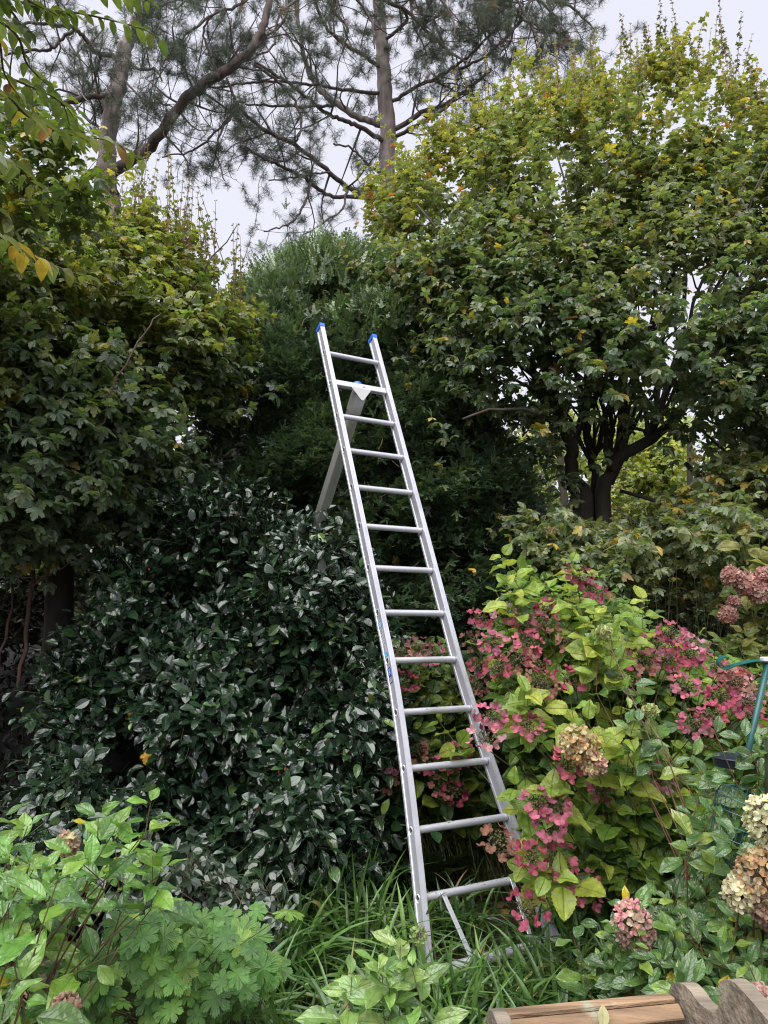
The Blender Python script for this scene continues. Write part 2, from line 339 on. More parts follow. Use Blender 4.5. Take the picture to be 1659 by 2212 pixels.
# ------------------------------------------------------------------ crowns
def pip(x, y, poly):
    c = np.zeros(len(x), bool); n = len(poly)
    for i in range(n):
        x1, y1 = poly[i]; x2, y2 = poly[(i+1) % n]
        if y1 == y2: continue
        k = ((y1 > y) != (y2 > y)) & (x < (x2-x1)*(y-y1)/(y2-y1)+x1); c ^= k
    return c
def edist(x, y, poly):
    d = np.full(len(x), 1e9); n = len(poly)
    for i in range(n):
        a = A(poly[i], float); b = A(poly[(i+1) % n], float); ab = b-a
        t = np.clip(((x-a[0])*ab[0]+(y-a[1])*ab[1])/(ab@ab), 0, 1); d = np.minimum(d, np.hypot(x-a[0]-t*ab[0], y-a[1]-t*ab[1]))
    return d
def crown(poly, n, df, db, rnd=150, clump=2.2, thr=.35, bias=1.8, dens=None, fluff=11):
    """n points in the volume whose silhouette is poly, between depths df and db, rounded off towards its rim"""
    pa = A(poly, float); lo, hi = pa.min(0), pa.max(0); out = []; got = 0
    while got < n:
        x = U(lo[0], hi[0], n*3); y = U(lo[1], hi[1], n*3); k = pip(x, y, poly); x, y = x[k], y[k]
        j_ = fluff*rng.standard_t(4, size=(2, len(x))); x = x+j_[0]+fluff*.8*np.sin(y*.031+x*.011); y = y+j_[1]+fluff*.8*np.sin(x*.035-y*.012)
        f = np.clip(edist(x, y, poly)/rnd, 0, 1)**.5
        a = df(x, y) if callable(df) else df; b = db(x, y) if callable(db) else db
        d = (a+b)/2+(b-a)/2*f*(rng.beta(1, bias, len(x))*2-1)
        P = px(x, y, d); keep = noise(P, clump)+U(-.15, .15, len(x)) > thr
        if dens is not None: keep &= U(0, 1, len(x)) < dens(x, y)
        keep &= P[:, 2] > .05
        P = np.concatenate([P, x[:, None], y[:, None]], 1)[keep]; out.append(P); got += len(P)
    return np.concatenate(out)[:n]
def leafy(leaves, stems, P, D, L, nodes, tm, size, colfn, arr='alt', fwd=.5, out=1., droop=.3, up=(0, 0, 1), nj=.35, sag=.12, t0=.1, srad=.002, scol=(.08, .05, .03), szj=.25, taper=.35, per=2, wj=.12):
    n = len(P); D = nrm(D); L = np.broadcast_to(np.asarray(L, float), (n,)); z = A([0, 0, 1.])
    u1 = nrm(np.cross(D, z+rng.normal(size=(n, 3))*.15)); u2 = np.cross(u1, D)
    def at(t): return P+D*(L*t)[:, None]+A([0, 0, -1.])*(sag*L*t*t)[:, None]
    ph = U(0, 6.28, n)
    for j in range(nodes):
        t = t0+(1-t0)*(j/(max(nodes-1, 1)))+U(-.03, .03, n); B = at(t)
        tang = nrm(D+A([0, 0, -1.])*2*sag*t[:, None])
        if arr == 'alt': ss = [u1*(1 if j % 2 else -1)]
        elif arr == 'opp': ss = [u1, -u1] if j % 2 == 0 else [u2, -u2]
        elif arr == 'opp1': ss = [u1, -u1]
        elif arr == 'ros':
            a = ph+j*2.4; ss = [np.cos(a)[:, None]*u1+np.sin(a)[:, None]*u2]
        for s in ss:
            f = fwd+(1-fwd)*(.8 if j == nodes-1 else 0)
            d = nrm(tang*f+s*out+rng.normal(size=(n, 3))*.22-z*droop)
            N = nrm(A(up)+rng.normal(size=(n, 3))*nj+tang*.15)
            S = size*(1-taper*(j/max(nodes-1, 1)))*U(1-szj, 1+szj, n)
            sc = np.stack([S*U(1-wj, 1+wj, n), S, S*U(.5, 1.5, n)], 1)
            pet_ = .16*S[:, None]
            leaves.inst(tm, B+d*pet_, frames(d, N), sc, colfn(B, n))
    if stems is not None:
        K = 4; ts = np.linspace(0, 1, K); paths = np.stack([at(np.full(n, t)) for t in ts], 1)
        tubes(stems, paths, np.array([1, .85, .65, .35])[None]*srad*np.ones((n, 1)), 4, np.broadcast_to(A(scol, float), (n, 3)), cap=False)
def pal(cols, w=None, j=.18):
    cols = A(cols, float); w = None if w is None else A(w, float)/sum(w)
    def f(P, n):
        i = rng.choice(len(cols), n, p=w); return cols[i]*U(1-j, 1+j, (n, 1))*U(.94, 1.06, (n, 3))
    return f
def limbs(acc, paths_r, sides=7, col=(.06, .05, .04), n=5, jit=.01):
    """paths_r: list of lists of (x,y,z,r)"""
    for p in paths_r:
        s = smooth_path(p, n); 
        if jit: s[1:-1, :3] += rng.normal(size=(len(s)-2, 3))*jit
        tubes(acc, s[:, :3][None], np.maximum(s[:, 3], .0015)[None], sides, col)
def pxl(pts, wscale=.5):
    """rows (x, y, width px, depth) -> (x,y,z,r)"""
    out = []
    for x, y, w, d in pts:
        p = px(x, y, d); out.append([*p, w*wscale*d/F])
    return A(out)

def blob(acc, c, r, col, n=26, amp=.12):
    th_, ph_ = np.meshgrid(np.linspace(0, np.pi, n), np.linspace(0, 2*np.pi, n*2+1)[:-1], indexing='ij')
    d = np.stack([np.sin(th_)*np.cos(ph_), np.sin(th_)*np.sin(ph_), np.cos(th_)], -1).reshape(-1, 3)
    V = A(c)+d*A(r)*(1+amp*(noise(d, 3.3)-.5)*2)[:, None]; V[:, 2] = np.maximum(V[:, 2], .0); m = n*2
    q = A([[i*m+j, i*m+(j+1) % m, (i+1)*m+(j+1) % m, (i+1)*m+j] for i in range(n-1) for j in range(m)]); acc.add(V, q[:, ::-1].copy(), col)

# ------------------------------------------------------------------ ground
g = Acc(); n = 90; xs = np.concatenate([np.linspace(-6, 6, 60)]); ys = np.linspace(-2, 12, 70)
xs = np.concatenate([[-900, -200, -60, -20, -10], xs, [10, 20, 60, 200, 900]]); ys = np.concatenate([[-300, -40, -8], ys, [15, 20, 30, 60, 200, 1200]])
X, Y = np.meshgrid(xs, ys); Pg = np.stack([X.ravel(), Y.ravel(), np.zeros(X.size)], 1)
Pg[:, 2] = (noise(Pg, 2.5)-.5)*.05*(np.abs(Pg[:, 0]) < 8)-.02
w_, h_ = len(xs), len(ys); q = [[j*w_+i, j*w_+i+1, (j+1)*w_+i+1, (j+1)*w_+i] for j in range(h_-1) for i in range(w_-1)]
g.add(Pg, A(q)); tag(g.build('ground', M['soil'], smooth=True), kind='structure', label='dark garden soil beneath the shrubs')
lit = Acc(); n = 5200; P = np.stack([U(-3.5, 4.5, n), U(1.6, 8.5, n), np.zeros(n)], 1); P[:, 2] = (noise(P, 2.5)-.5)*.05-.02+U(.006, .05, n)
a = U(0, 6.28, n); D = np.stack([np.cos(a), np.sin(a), U(-.2, .3, n)], 1); N = nrm(rng.normal(size=(n, 3))*.4+A([0, 0, 1.]))
cl = pal([(.16, .09, .04), (.26, .17, .07), (.10, .06, .035), (.40, .28, .07), (.22, .20, .08), (.30, .2, .13)], [4, 3, 4, 1, 1, 1])
h = n//2
lit.inst(maple_lo, P[:h], frames(D[:h], N[:h]), U(.05, .09, h), cl(P, h)); lit.inst(simple, P[h:], frames(D[h:], N[h:]), U(.06, .11, n-h), cl(P, n-h))
tag(lit.build('leaf_litter', M['litter']), 'brown and yellow fallen leaves lying on the soil', 'leaf litter', kind='stuff')

# ------------------------------------------------------------------ tripod ladder
LB = A([.4350, 3.6032, CZ-1.1745]); LE = A([.88138, .47241, 0]); LU = A([-.19475*0-.47241*math.sin(.4249), .88138*math.sin(.4249), math.cos(.4249)]); LN = np.cross(LU, LE); LN = -LN if LN[1] < 0 else LN
LB = LB.astype(float)
def lw(k): return .4003-.0014*k+.023*max(0, (12-k)-7.935)**1.5
def lp(k, side=0, out=0.): return LB+LU*.28*k+LE*side*(lw(k)/2+out)
AL = (.56, .56, .62)
lad = thing('tripod_ladder', (float(LB[0]), float(LB[1]), 0), 'tall aluminium tripod ladder leaning towards the dark yew hedge', 'ladder')
fw, dp = .031, .070
for side in (-1, 1):
    s = Acc(); ks = np.concatenate([np.linspace(-1.5, 5, 27), np.linspace(5.4, 12.85, 14)])
    path = A([lp(k, side) for k in ks]); Xs = np.tile(LE*side, (len(ks), 1)); Ys = np.tile(LN, (len(ks), 1))
    h = dp/2; g_ = .0022
    prof = [(0, -h)]
    for a in np.linspace(.007, fw-.009, 4): prof += [(a, -h), (a+.0008, -h+g_), (a+.0032, -h+g_), (a+.004, -h)]
    prof += [(fw, -h), (fw, -h+.013), (fw-.004, -h+.0145), (fw-.004, h-.0145), (fw, h-.013), (fw, h), (0, h), (0, h-.013), (.004, h-.0145), (.004, -h+.0145), (0, -h+.013)]
    if side < 0: prof = prof[::-1]
    pc = A([(.40, .40, .47) if (abs(y_) < h-.0147+1e-6 and abs(x_-(fw-.004 if x_ > fw/2 else .004)) < .0006 and abs(y_) > .015) else AL for x_, y_ in prof]); pc = np.concatenate([np.tile(pc, (len(ks), 1)), [AL, AL]])  # darker tone for web points within these bounds: shade contrast put into colour
    extrude(s, prof, path, Xs, Ys, pc); st = part(s, 'stile', M['alu'], lad)
    c = Acc(); tp = lp(12.85, side); kk = A([tp-LU*.012, tp-LU*.010, tp+LU*.012, tp+LU*.017])
    e = .0025; pr = [(-e, -h-e), (fw+e, -h-e), (fw+e, h+e), (-e, h+e)]; 
    if side < 0: pr = pr[::-1]
    extrude(c, pr, kk, np.tile(LE*side, (4, 1)), np.tile(LN, (4, 1)), (.02, .13, .62)); part(c, 'end_cap', M['plas'], st)
    if side < 0:
        def stick(k0, k1, w0, w1, col, lift=.0007, nm=None, acc=None):
            # a rectangle on the recessed outer face, from k0 to k1, across from w0 to w1 (0..1 over the web)
            ww = dp-.031; V = []
            for k, w in ((k0, w0), (k1, w0), (k1, w1), (k0, w1)): V.append(lp(k, side, fw-.004+lift)+LN*(-ww/2+ww*w))
            top = len(V); V2 = [v-LE*side*.0004 for v in V]
            acc.add(A(V+V2), A([[0, 3, 2, 1], [4, 5, 6, 7], [0, 1, 5, 4], [1, 2, 6, 5], [2, 3, 7, 6], [3, 0, 4, 7]]), col)
        a1 = Acc(); stick(4.80, 4.10, 0, 1, (.62, .62, .68), .0006, acc=a1)
        stick(4.80, 4.68, 0, 1, (.05, .33, .75), .0014, acc=a1)
        stick(4.775, 4.755, .2, .8, (.8, .85, .9), .0022, acc=a1); stick(4.735, 4.72, .25, .8, (.8, .85, .9), .0022, acc=a1); stick(4.71, 4.695, .35, .7, (.8, .85, .9), .0022, acc=a1)
        stick(4.675, 4.668, .1, .9, (.35, .5, .65), .0014, acc=a1); stick(4.655, 4.648, .1, .9, (.35, .5, .65), .0014, acc=a1)
        stick(4.635, 4.629, 0, 1, (.2, .2, .3), .0014, acc=a1)
        stick(4.610, 4.560, .28, .36, (.08, .08, .18), .0014, acc=a1); stick(4.610, 4.560, .64, .72, (.08, .08, .18), .0014, acc=a1)
        stick(4.610, 4.600, .28, .72, (.08, .08, .18), .0022, acc=a1); stick(4.570, 4.560, .28, .72, (.08, .08, .18), .0022, acc=a1)
        r2 = np.random.default_rng(5)
        for r_ in range(4):
            for c_ in (0, 1):
                k = 4.53-r_*.055; w = .12+c_*.45; stick(k, k-.04, w+.02, w+.06, (.3, .28, .4), .0014, acc=a1); stick(k-.005, k-.03, w+.14, w+.24, (.15, .13, .25), .0014, acc=a1); stick(k-.015, k-.022, w+.06, w+.3, (.3, .28, .4), .0022, acc=a1)
        stick(4.305, 4.301, 0, 1, (.2, .2, .3), .0014, acc=a1)
        for r_ in range(7):
            k = 4.29-r_*.017; w = .3
            while w < .8: e_ = r2.uniform(.06, .16); stick(k, k-.007, w, w+e_, (.2, .2, .3), .0014, acc=a1); w += e_+.05
        stick(4.165, 4.075, 0, 1, (.02, .42, .80), .0014, acc=a1); stick(4.13, 4.12, .4, .75, (.6, .75, .9), .0022, acc=a1); stick(4.11, 4.10, .4, .75, (.6, .75, .9), .0022, acc=a1)
        part(a1, 'sticker', M['sticker'], st)['label'] = 'white pictogram sticker with cyan ends'
        a2 = Acc(); stick(3.86, 3.56, 0, 1, (.02, .06, .38), .0006, acc=a2); stick(3.66, 3.56, 0, 1, (.015, .02, .10), .0012, acc=a2)
        for k in (3.835, 3.82): stick(k, k-.008, .2, .75, (.35, .5, .75), .0016, acc=a2)
        for k, w0, w1 in ((3.80, .2, .4), (3.79, .35, .6), (3.78, .45, .7), (3.77, .3, .55), (3.76, .5, .85), (3.75, .15, .35), (3.74, .6, .8), (3.735, .35, .5)): stick(k, k-.012, w0, w1, (.55, .65, .85), .0020, acc=a2)
        for i_, k in enumerate((3.665, 3.645, 3.625, 3.605, 3.585)): stick(k, k-.008, .12, .88-.08*(i_ % 2), (.75, .78, .85), .0022, acc=a2)
        part(a2, 'sticker', M['sticker'], st)['label'] = 'dark blue sticker with white lines of text'
for k in range(13):
    if k == 11:
        b = Acc(); c = lp(k); box(b, c-LN*.008, LE, LU, LN, lw(k)-.004, .046, .030, AL, .003); hb = part(b, 'hinge_bar', M['alu'], lad)
        for s in (-1, 1):
            b = Acc()
        b = Acc(); tubes(b, A([c+LE*.02-LN*.0230, c+LE*.02-LN*.0285]), A([.0085, .007]), 12, (.5, .5, .53)); part(b, 'bolt', M['alu'], hb)
        eyes = True
    else:
        b = Acc(); ts = A([-.5, .5]); w = lw(k)+.004
        tubes(b, A([lp(k)-LE*w/2, lp(k), lp(k)+LE*w/2]), .0175, 20, AL, cap=False)
        if k < 4:
            for _ in range(14):
                t_ = U(-.42, .42)*w; ph0 = U(.2, 2.2); q_ = lp(k)+LE*t_+.0178*(math.cos(ph0)*-LN+math.sin(ph0)*LU); e1 = nrm(-math.sin(ph0)*-LN+math.cos(ph0)*LU)
                sz_ = U(.002, .006); a = np.arange(7)*2*np.pi/7; rr_ = sz_*U(.5, 1.2, 7); V = q_+np.cos(a)[:, None]*rr_[:, None]*LE*1.6+np.sin(a)[:, None]*rr_[:, None]*e1*.5
                b.add(V, A([[0, i+1, i] for i in range(1, 6)]), (.10, .08, .06))
        part(b, 'rung', M['alu'], lad, True)
    for s in (-1, 1):                                           # flared rung ends on the outer faces
        e0 = lp(k, s, fw-.004); b = Acc(); dirv = LE*s; nn = 20; V = []; a = np.arange(nn)*2*np.pi/nn
        for r_, o_ in ((.0205, .0002), (.0195, .0036), (.0165, .0040), (.0150, .0010), (.0148, -.006)):
            V.append(e0+dirv*o_+r_*(np.cos(a)[:, None]*LU+np.sin(a)[:, None]*LN))
        V = np.concatenate(V); q = A([[r_*nn+i, r_*nn+(i+1) % nn, (r_+1)*nn+(i+1) % nn, (r_+1)*nn+i] for r_ in range(4) for i in range(nn)])
        b.add(V, q, (.85, .85, .88)); i0 = b.n  # ring brightened in its colour for the light it catches
        b.add(e0+dirv*.0006+.0150*(np.cos(a)[:, None]*LU+np.sin(a)[:, None]*LN), A([[0, i+1, i] for i in range(1, nn-1)]), (.12, .12, .12))  # dark disc closes the bore, its inner shadow put into the colour
        part(b, 'rung_end', M['alu'], lad, False)
# base bar and its two struts
b = Acc(); b0, b1 = lp(-1)-LE*.43-LN*.058, lp(-1)+LE*.43-LN*.058; tubes(b, A([b0, (b0+b1)/2, b1]), .024, 14, AL); part(b, 'base_bar', M['alu'], lad, False)
for t0, t1 in ((-.205, -.16), (.185, .165)):
    b = Acc(); p0 = lp(0)+LE*t0-LN*.022+LU*.012; p1 = lp(-1)+LE*t1-LN*.085-LU*.012; d = nrm(p0-p1)
    box(b, (p0+p1)/2, LE, d, np.cross(LE, d), .022, np.linalg.norm(p0-p1), .006, AL, .001)
    tubes(b, A([p0-LU*.014-LN*.004, p0-LU*.014-LN*.012]), A([.009, .007]), 12, (.5, .5, .53)); part(b, 'strut', M['alu'], lad)
# hinge plate and rear leg
c = lp(11); b = Acc(); hp = c-LN*.0255+LE*.0
tri = [(-.085, -.015), (.080, -.015), (.072, -.023), (.006, -.108), (-.010, -.108), (-.078, -.023)]
V = A([c+LE*x+LU*y-LN*.0245+LN*(max(0, -.023-y)*.25) for x, y in tri]); V = np.concatenate([V, V+LN*.003])
fq = [A([[0, 1, 2, 5], [2, 3, 4, 5], [7, 6, 11, 8], [9, 8, 11, 10]])]+[A([[i, (i+1) % 6+0, (i+1) % 6+6, i+6] for i in range(6)])]
b.add(V, [np.concatenate(fq)], (.55, .55, .54)); part(b, 'hinge_plate', M['alu'], lad)
foot = A([-1.42, 7.05, 0.0]); top = c+LN*.030-LU*.03; d = nrm(top-foot); X = nrm(np.cross(d, A([0, 0, 1.]))); Z = np.cross(X, d)
b = Acc(); hw, hh = .033, .040; pr = [(-hw, -hh), (-.008, -hh), (-.007, -hh+.002), (-.004, -hh+.002), (-.003, -hh), (hw-.004, -hh), (hw, -hh+.004), (hw, hh), (-hw, hh)]
extrude(b, pr, A([foot, (foot+top)/2, top-d*.05]), np.tile(X, (3, 1)), np.tile(Z, (3, 1)), (.42, .42, .40)); rl = part(b, 'rear_leg', M['alu'], lad)
b = Acc(); hw, hh = .037, .044; extrude(b, [(-hw, -hh), (hw, -hh), (hw, hh), (-hw, hh)], A([top-d*.13, top-d*.06, top+d*.01]), np.tile(X, (3, 1)), np.tile(Z, (3, 1)), (.55, .55, .55)); part(b, 'leg_bracket', M['alu'], lad)
b = Acc(); kc = c+LU*.040+LN*.030; tubes(b, A([kc-LU*.02, kc+LU*.008, kc+LU*.020, kc+LU*.026]), A([.036, .038, .036, .028]), 24, (.02, .12, .60)); part(b, 'knob', M['plas'], lad)

# ------------------------------------------------------------------ pines behind the garden
PB = (.20, .165, .155); DB = (.085, .068, .062)
pcol = pal([(.075, .10, .075), (.09, .115, .085), (.12, .13, .11), (.065, .085, .065), (.22, .10, .06)], [5, 4, 3, 4, .3])
def pine_twigs(tw, nd, paths, per_m, lmin, lmax, dens=1., lev=0):
    """grow crooked side twigs off limb paths, needle tufts towards their ends"""
    kids = []
    for p in paths:
        s = smooth_path(p, 6); L = np.linalg.norm(np.diff(s[:, :3], axis=0), axis=1).sum(); m = max(1, int(L*per_m))
        for _ in range(m):
            i = int(U(.12, .999)*(len(s)-1)); t = nrm(s[min(i+1, len(s)-1), :3]-s[i-1, :3]) if i else A([0, 0, 1.])
            side = nrm(np.cross(t, rng.normal(size=3))); d = nrm(t*U(.2, .9)+side+A([0, 0, U(-.25, .3)])); l = U(lmin, lmax)
            q = [s[i, :3]]
            for k in range(3): d = nrm(d+rng.normal(size=3)*.33+A([0, 0, .06])); q.append(q[-1]+d*l/3)
            r0 = min(s[i, 3]*.55, .012+.012*l); kids.append(np.concatenate([A(q), A([[r0], [r0*.75], [r0*.5], [r0*.3]])], 1))
    for k in kids:
        s = smooth_path(k, 2); tubes(tw, s[:, :3][None], np.maximum(s[:, 3], .005)[None], 4, DB, cap=False)
    return kids
def pine_needles(nd, kids, n_each, size):
    P = []; D = []
    for k in kids:
        for _ in range(n_each):
            j = rng.choice([1, 2, 2, 3, 3, 3]); d = nrm(k[j, :3]-k[j-1, :3]+rng.normal(size=3)*.12)
            P.append(k[j, :3]+d*U(-.1, .05)+rng.normal(size=3)*.03*(j < 3)); D.append(nrm(d+rng.normal(size=3)*.35+A([0, 0, .15])))
    P, D = A(P), A(D); w = rng.integers(0, 3, len(P))
    for i in range(3):
        k = w == i; nd.inst(tufts[i], P[k], frames(D[k], rng.normal(size=(k.sum(), 3))), size*U(.7, 1.15, k.sum()), pcol(P, k.sum()))
def pine(label, trunk, limb_rows, base, extra, size):
    th = thing('pine_tree', base, label, 'tree')
    t = Acc(); limbs(t, [trunk], 14, PB, 6, .015); part(t, 'trunk', M['pbark'], th, True)
    for r in limb_rows:
        t = Acc(); limbs(t, [r], 9, tuple(A(DB)*1.25), 6, .012); part(t, 'branch', M['pbark'], th, True)
    tw, nd = Acc(), Acc()
    k1 = pine_twigs(tw, nd, limb_rows, *extra[0]); k2 = pine_twigs(tw, nd, k1, *extra[1]); k3 = pine_twigs(tw, nd, k2, *extra[2])
    pine_needles(nd, k2, 3, size); pine_needles(nd, k3, 4, size)
    print('pine', len(k1), len(k2), len(k3))
    part(tw, 'twigs', M['twig'], th); part(nd, 'needles', M['pine'], th)
d1 = 12.5
tr1 = pxl([(262, 1420, 60, d1), (250, 900, 54, d1), (240, 470, 47, d1), (232, 400, 44, d1), (233, 300, 40, d1), (245, 230, 39, d1), (262, 150, 38, d1), (276, 90, 32, d1), (300, 40, 28, d1), (330, 0, 26, d1), (352, -60, 24, d1), (360, -260, 16, d1)])
lb1 = [pxl(r) for r in (
    [(240, 375, 26, d1), (275, 350, 27, 12.3), (320, 322, 26, 12.0), (355, 275, 25, 11.7), (400, 218, 24, 11.5), (440, 180, 25, 11.4), (500, 145, 23, 11.3), (550, 95, 20, 11.3), (574, 40, 18, 11.3), (582, -60, 16, 11.3), (560, -200, 10, 11.2)],
    [(235, 203, 13, d1), (190, 210, 14, 12.2), (130, 223, 14, 12), (70, 220, 13, 11.7), (-20, 212, 12, 11.3), (-120, 230, 8, 11)],
    [(248, 124, 12, d1), (205, 111, 12, 12), (185, 83, 11, 11.8), (160, 61, 10, 11.6), (120, 55, 9, 11.4), (60, 50, 7, 11.2), (-40, 60, 5, 11)],
    [(160, 64, 8, 11.7), (128, 91, 8, 11.7), (108, 107, 8, 11.6), (71, 110, 7, 11.5), (10, 120, 5, 11.4)],
    [(236, 250, 9, d1), (211, 200, 8, 12.7), (182, 168, 7, 12.9), (171, 125, 6, 13), (171, 100, 5, 13.1), (182, 68, 4, 13.2)],
    [(235, 285, 8, d1), (195, 262, 7, 13), (160, 225, 6, 13.4), (140, 180, 4, 13.6)],
    [(285, 70, 14, d1), (330, 20, 16, 12), (380, -40, 12, 11.6), (470, -110, 8, 11.2)],
    [(270, 120, 8, d1), (300, 150, 7, 12), (335, 150, 6, 11.6), (350, 175, 4, 11.4)],
    [(265, 170, 6, d1), (310, 215, 5, 12), (350, 225, 4, 11.8), (400, 235, 3, 11.6)],
    [(580, -60, 9, 11.3), (520, 10, 7, 11.2), (460, 30, 6, 11.0), (400, 80, 5, 10.9), (370, 120, 3, 10.8)],
    [(560, -120, 9, 11.3), (500, -60, 8, 11), (430, -20, 7, 10.9), (380, 20, 4, 10.7)],
    [(420, 200, 6, 11.4), (400, 150, 6, 11.4), (380, 120, 5, 11.3), (372, 60, 4, 11.2)],
    [(470, 160, 6, 11.3), (450, 110, 6, 11.2), (440, 60, 5, 11.1), (470, 20, 4, 11)],
    [(520, 130, 6, 11.3), (490, 90, 5, 11.4), (500, 40, 4, 11.5)],
)]
b1 = px(262, 1420, d1); b1[2] = 0; tr1[0, :3] = b1
pine('leaning pine with pinkish bark and one thick limb arching right', tr1, lb1, b1, ((2.3, .7, 1.7), (2.8, .35, .8), (2.5, .2, .45)), .14)
d2 = 14.5
tr2 = pxl([(850, 1400, 52, d2), (845, 800, 46, d2), (838, 400, 38, d2), (836, 250, 38, d2), (828, 150, 35, d2), (822, 60, 30, d2), (815, -60, 26, d2), (812, -260, 16, d2)])
b2 = px(850, 1400, d2); b2[2] = 0; tr2[0, :3] = b2
lb2 = [pxl(r) for r in (
    [(836, 310, 12, d2), (780, 275, 11, 14), (740, 260, 10, 13.7), (700, 240, 9, 13.4), (650, 200, 8, 13.1), (600, 165, 8, 12.8), (550, 135, 6, 12.5)],
    [(834, 275, 17, d2), (780, 255, 15, 14.8), (720, 220, 15, 15), (685, 185, 14, 15.2), (660, 135, 12, 15.3), (645, 50, 10, 15.4), (640, -40, 8, 15.5)],
    [(838, 440, 13, d2), (800, 425, 12, 14), (750, 405, 12, 13.6), (705, 365, 11, 13.2), (640, 315, 10, 12.8), (580, 285, 10, 12.4), (520, 235, 9, 12.1), (505, 210, 8, 12), (490, 170, 6, 12)],
    [(800, 425, 10, 14), (720, 425, 9, 13.5), (685, 405, 9, 13.3), (650, 380, 8, 13), (600, 355, 7, 12.7), (565, 340, 6, 12.5), (530, 315, 4, 12.3)],
    [(712, 372, 5, 13.2), (650, 382, 4, 13.0), (580, 390, 3, 12.8)],
    [(834, 205, 9, d2), (750, 195, 8, 14), (700, 187, 7, 13.6), (650, 180, 7, 13.2), (575, 175, 6, 12.8), (500, 185, 5, 12.5), (440, 190, 4, 12.2)],
    [(720, 230, 7, 13.4), (650, 230, 6, 13), (590, 228, 6, 12.7), (530, 225, 4, 12.4)],
    [(512, 235, 5, 12.1), (470, 280, 5, 12), (440, 310, 5, 11.9), (400, 330, 4, 11.8), (350, 340, 3, 11.7)],
    [(515, 225, 5, 12.1), (495, 260, 5, 12), (470, 300, 5, 11.9), (470, 345, 4, 11.8), (485, 390, 3, 11.7)],
    [(830, 150, 10, d2), (770, 110, 9, 14), (715, 70, 8, 13.6), (690, 30, 7, 13.3), (670, -30, 6, 13)],
    [(550, 140, 7, 12.5), (610, 185, 7, 12.6), (645, 235, 6, 12.6), (650, 280, 6, 12.5), (635, 310, 4, 12.5)],
    [(670, 395, 7, 13.1), (660, 435, 6, 13), (640, 470, 5, 12.9), (610, 490, 4, 12.8), (570, 500, 3, 12.6)],
    [(750, 410, 6, 13.6), (740, 450, 5, 13.4), (700, 480, 4, 13.2), (650, 510, 3, 13)],
    [(825, 95, 9, d2), (880, 40, 8, 14), (840, 0, 7, 13.6), (780, -40, 5, 13.3)],
    [(780, -30, 8, 13.8), (829, 0, 9, 13.6), (880, 25, 9, 13.5), (920, 65, 8, 13.4), (965, 105, 7, 13.3), (1005, 135, 5, 13.2)],
    [(840, 225, 9, d2), (895, 190, 9, 14.3), (950, 165, 8, 14), (995, 135, 7, 13.8), (1040, 95, 6, 13.6), (1080, 50, 5, 13.5)],
    [(843, 285, 12, d2), (910, 245, 12, 14.6), (950, 230, 11, 14.8), (1000, 200, 9, 15), (1060, 150, 7, 15.2)],
    [(845, 300, 10, d2), (900, 270, 9, 14), (940, 250, 8, 13.6), (990, 210, 6, 13.4)],
    [(990, 150, 7, 13.8), (1050, 120, 6, 13.7), (1120, 50, 8, 13.8), (1160, -30, 8, 14)],
    [(1160, -60, 9, 14), (1190, 30, 7, 13.8), (1180, 80, 6, 13.6), (1150, 140, 4, 13.4)],
    [(1100, -60, 9, 14), (1180, -10, 8, 13.8), (1240, 20, 6, 13.6), (1290, 70, 4, 13.4)],
    [(1060, -40, 8, 14), (1110, 30, 7, 13.8), (1200, 70, 5, 13.6), (1270, 110, 3, 13.4)],
    [(1080, -60, 8, 14), (1060, 20, 7, 13.7), (1040, 70, 6, 13.5), (1000, 90, 4, 13.4)],
    [(940, -50, 8, 14), (960, 20, 7, 13.8), (920, 50, 5, 13.7), (900, 90, 4, 13.6)],
    [(610, -60, 8, 12.8), (620, 20, 7, 12.7), (600, 60, 6, 12.6), (560, 90, 4, 12.5)],
    [(700, -60, 8, 12.8), (720, 20, 7, 12.7), (750, 60, 6, 12.6), (740, 110, 4, 12.5)],
    [(640, 0, 7, 12.6), (600, 40, 6, 12.5), (590, 100, 5, 12.4), (540, 130, 4, 12.2)],
    [(830, 380, 7, d2), (790, 350, 6, 14), (760, 320, 5, 13.8), (720, 310, 4, 13.6)],
)]
for i in range(11):
    x0, y0 = U(560, 1180), U(-330, -120); x1 = x0+U(-170, 170); d_ = U(12.6, 15.2)
    lb2.append(pxl([(820, -260, 9, d2), (x0, y0, 8, (d_+d2)/2), (x0+(x1-x0)*.3, y0*.35, 7, d_), (x1, U(-10, 60), 6, d_), (x1+U(-40, 40), U(80, 150), 3, d_-.2)]))
pine('tall pine with many crooked drooping limbs behind the yew hedge', tr2, lb2, b2, ((1.9, .7, 1.7), (2.6, .35, .8), (2.3, .2, .45)), .14)

# ------------------------------------------------------------------ generic leafy trees
def crown_dirs(P, c, up=.5, j=.4): return nrm(nrm(P-A(c))*1.0+A([0, 0, up])+rng.normal(size=(len(P), 3))*j)
def whips(lv, stm, rows, L, size, colfn, nodes=11, lean=.12, scol=(.16, .07, .045)):
    P = A(rows); n = len(P); D = A([0, 0, 1.])+rng.normal(size=(n, 3))*lean
    leafy(lv, stm, P, D, U(L*.6, L*1.3, n), nodes, maple_lo, size, colfn, 'opp', .4, .7, .45, nj=.8, sag=.02, srad=.004, scol=scol, taper=.55)

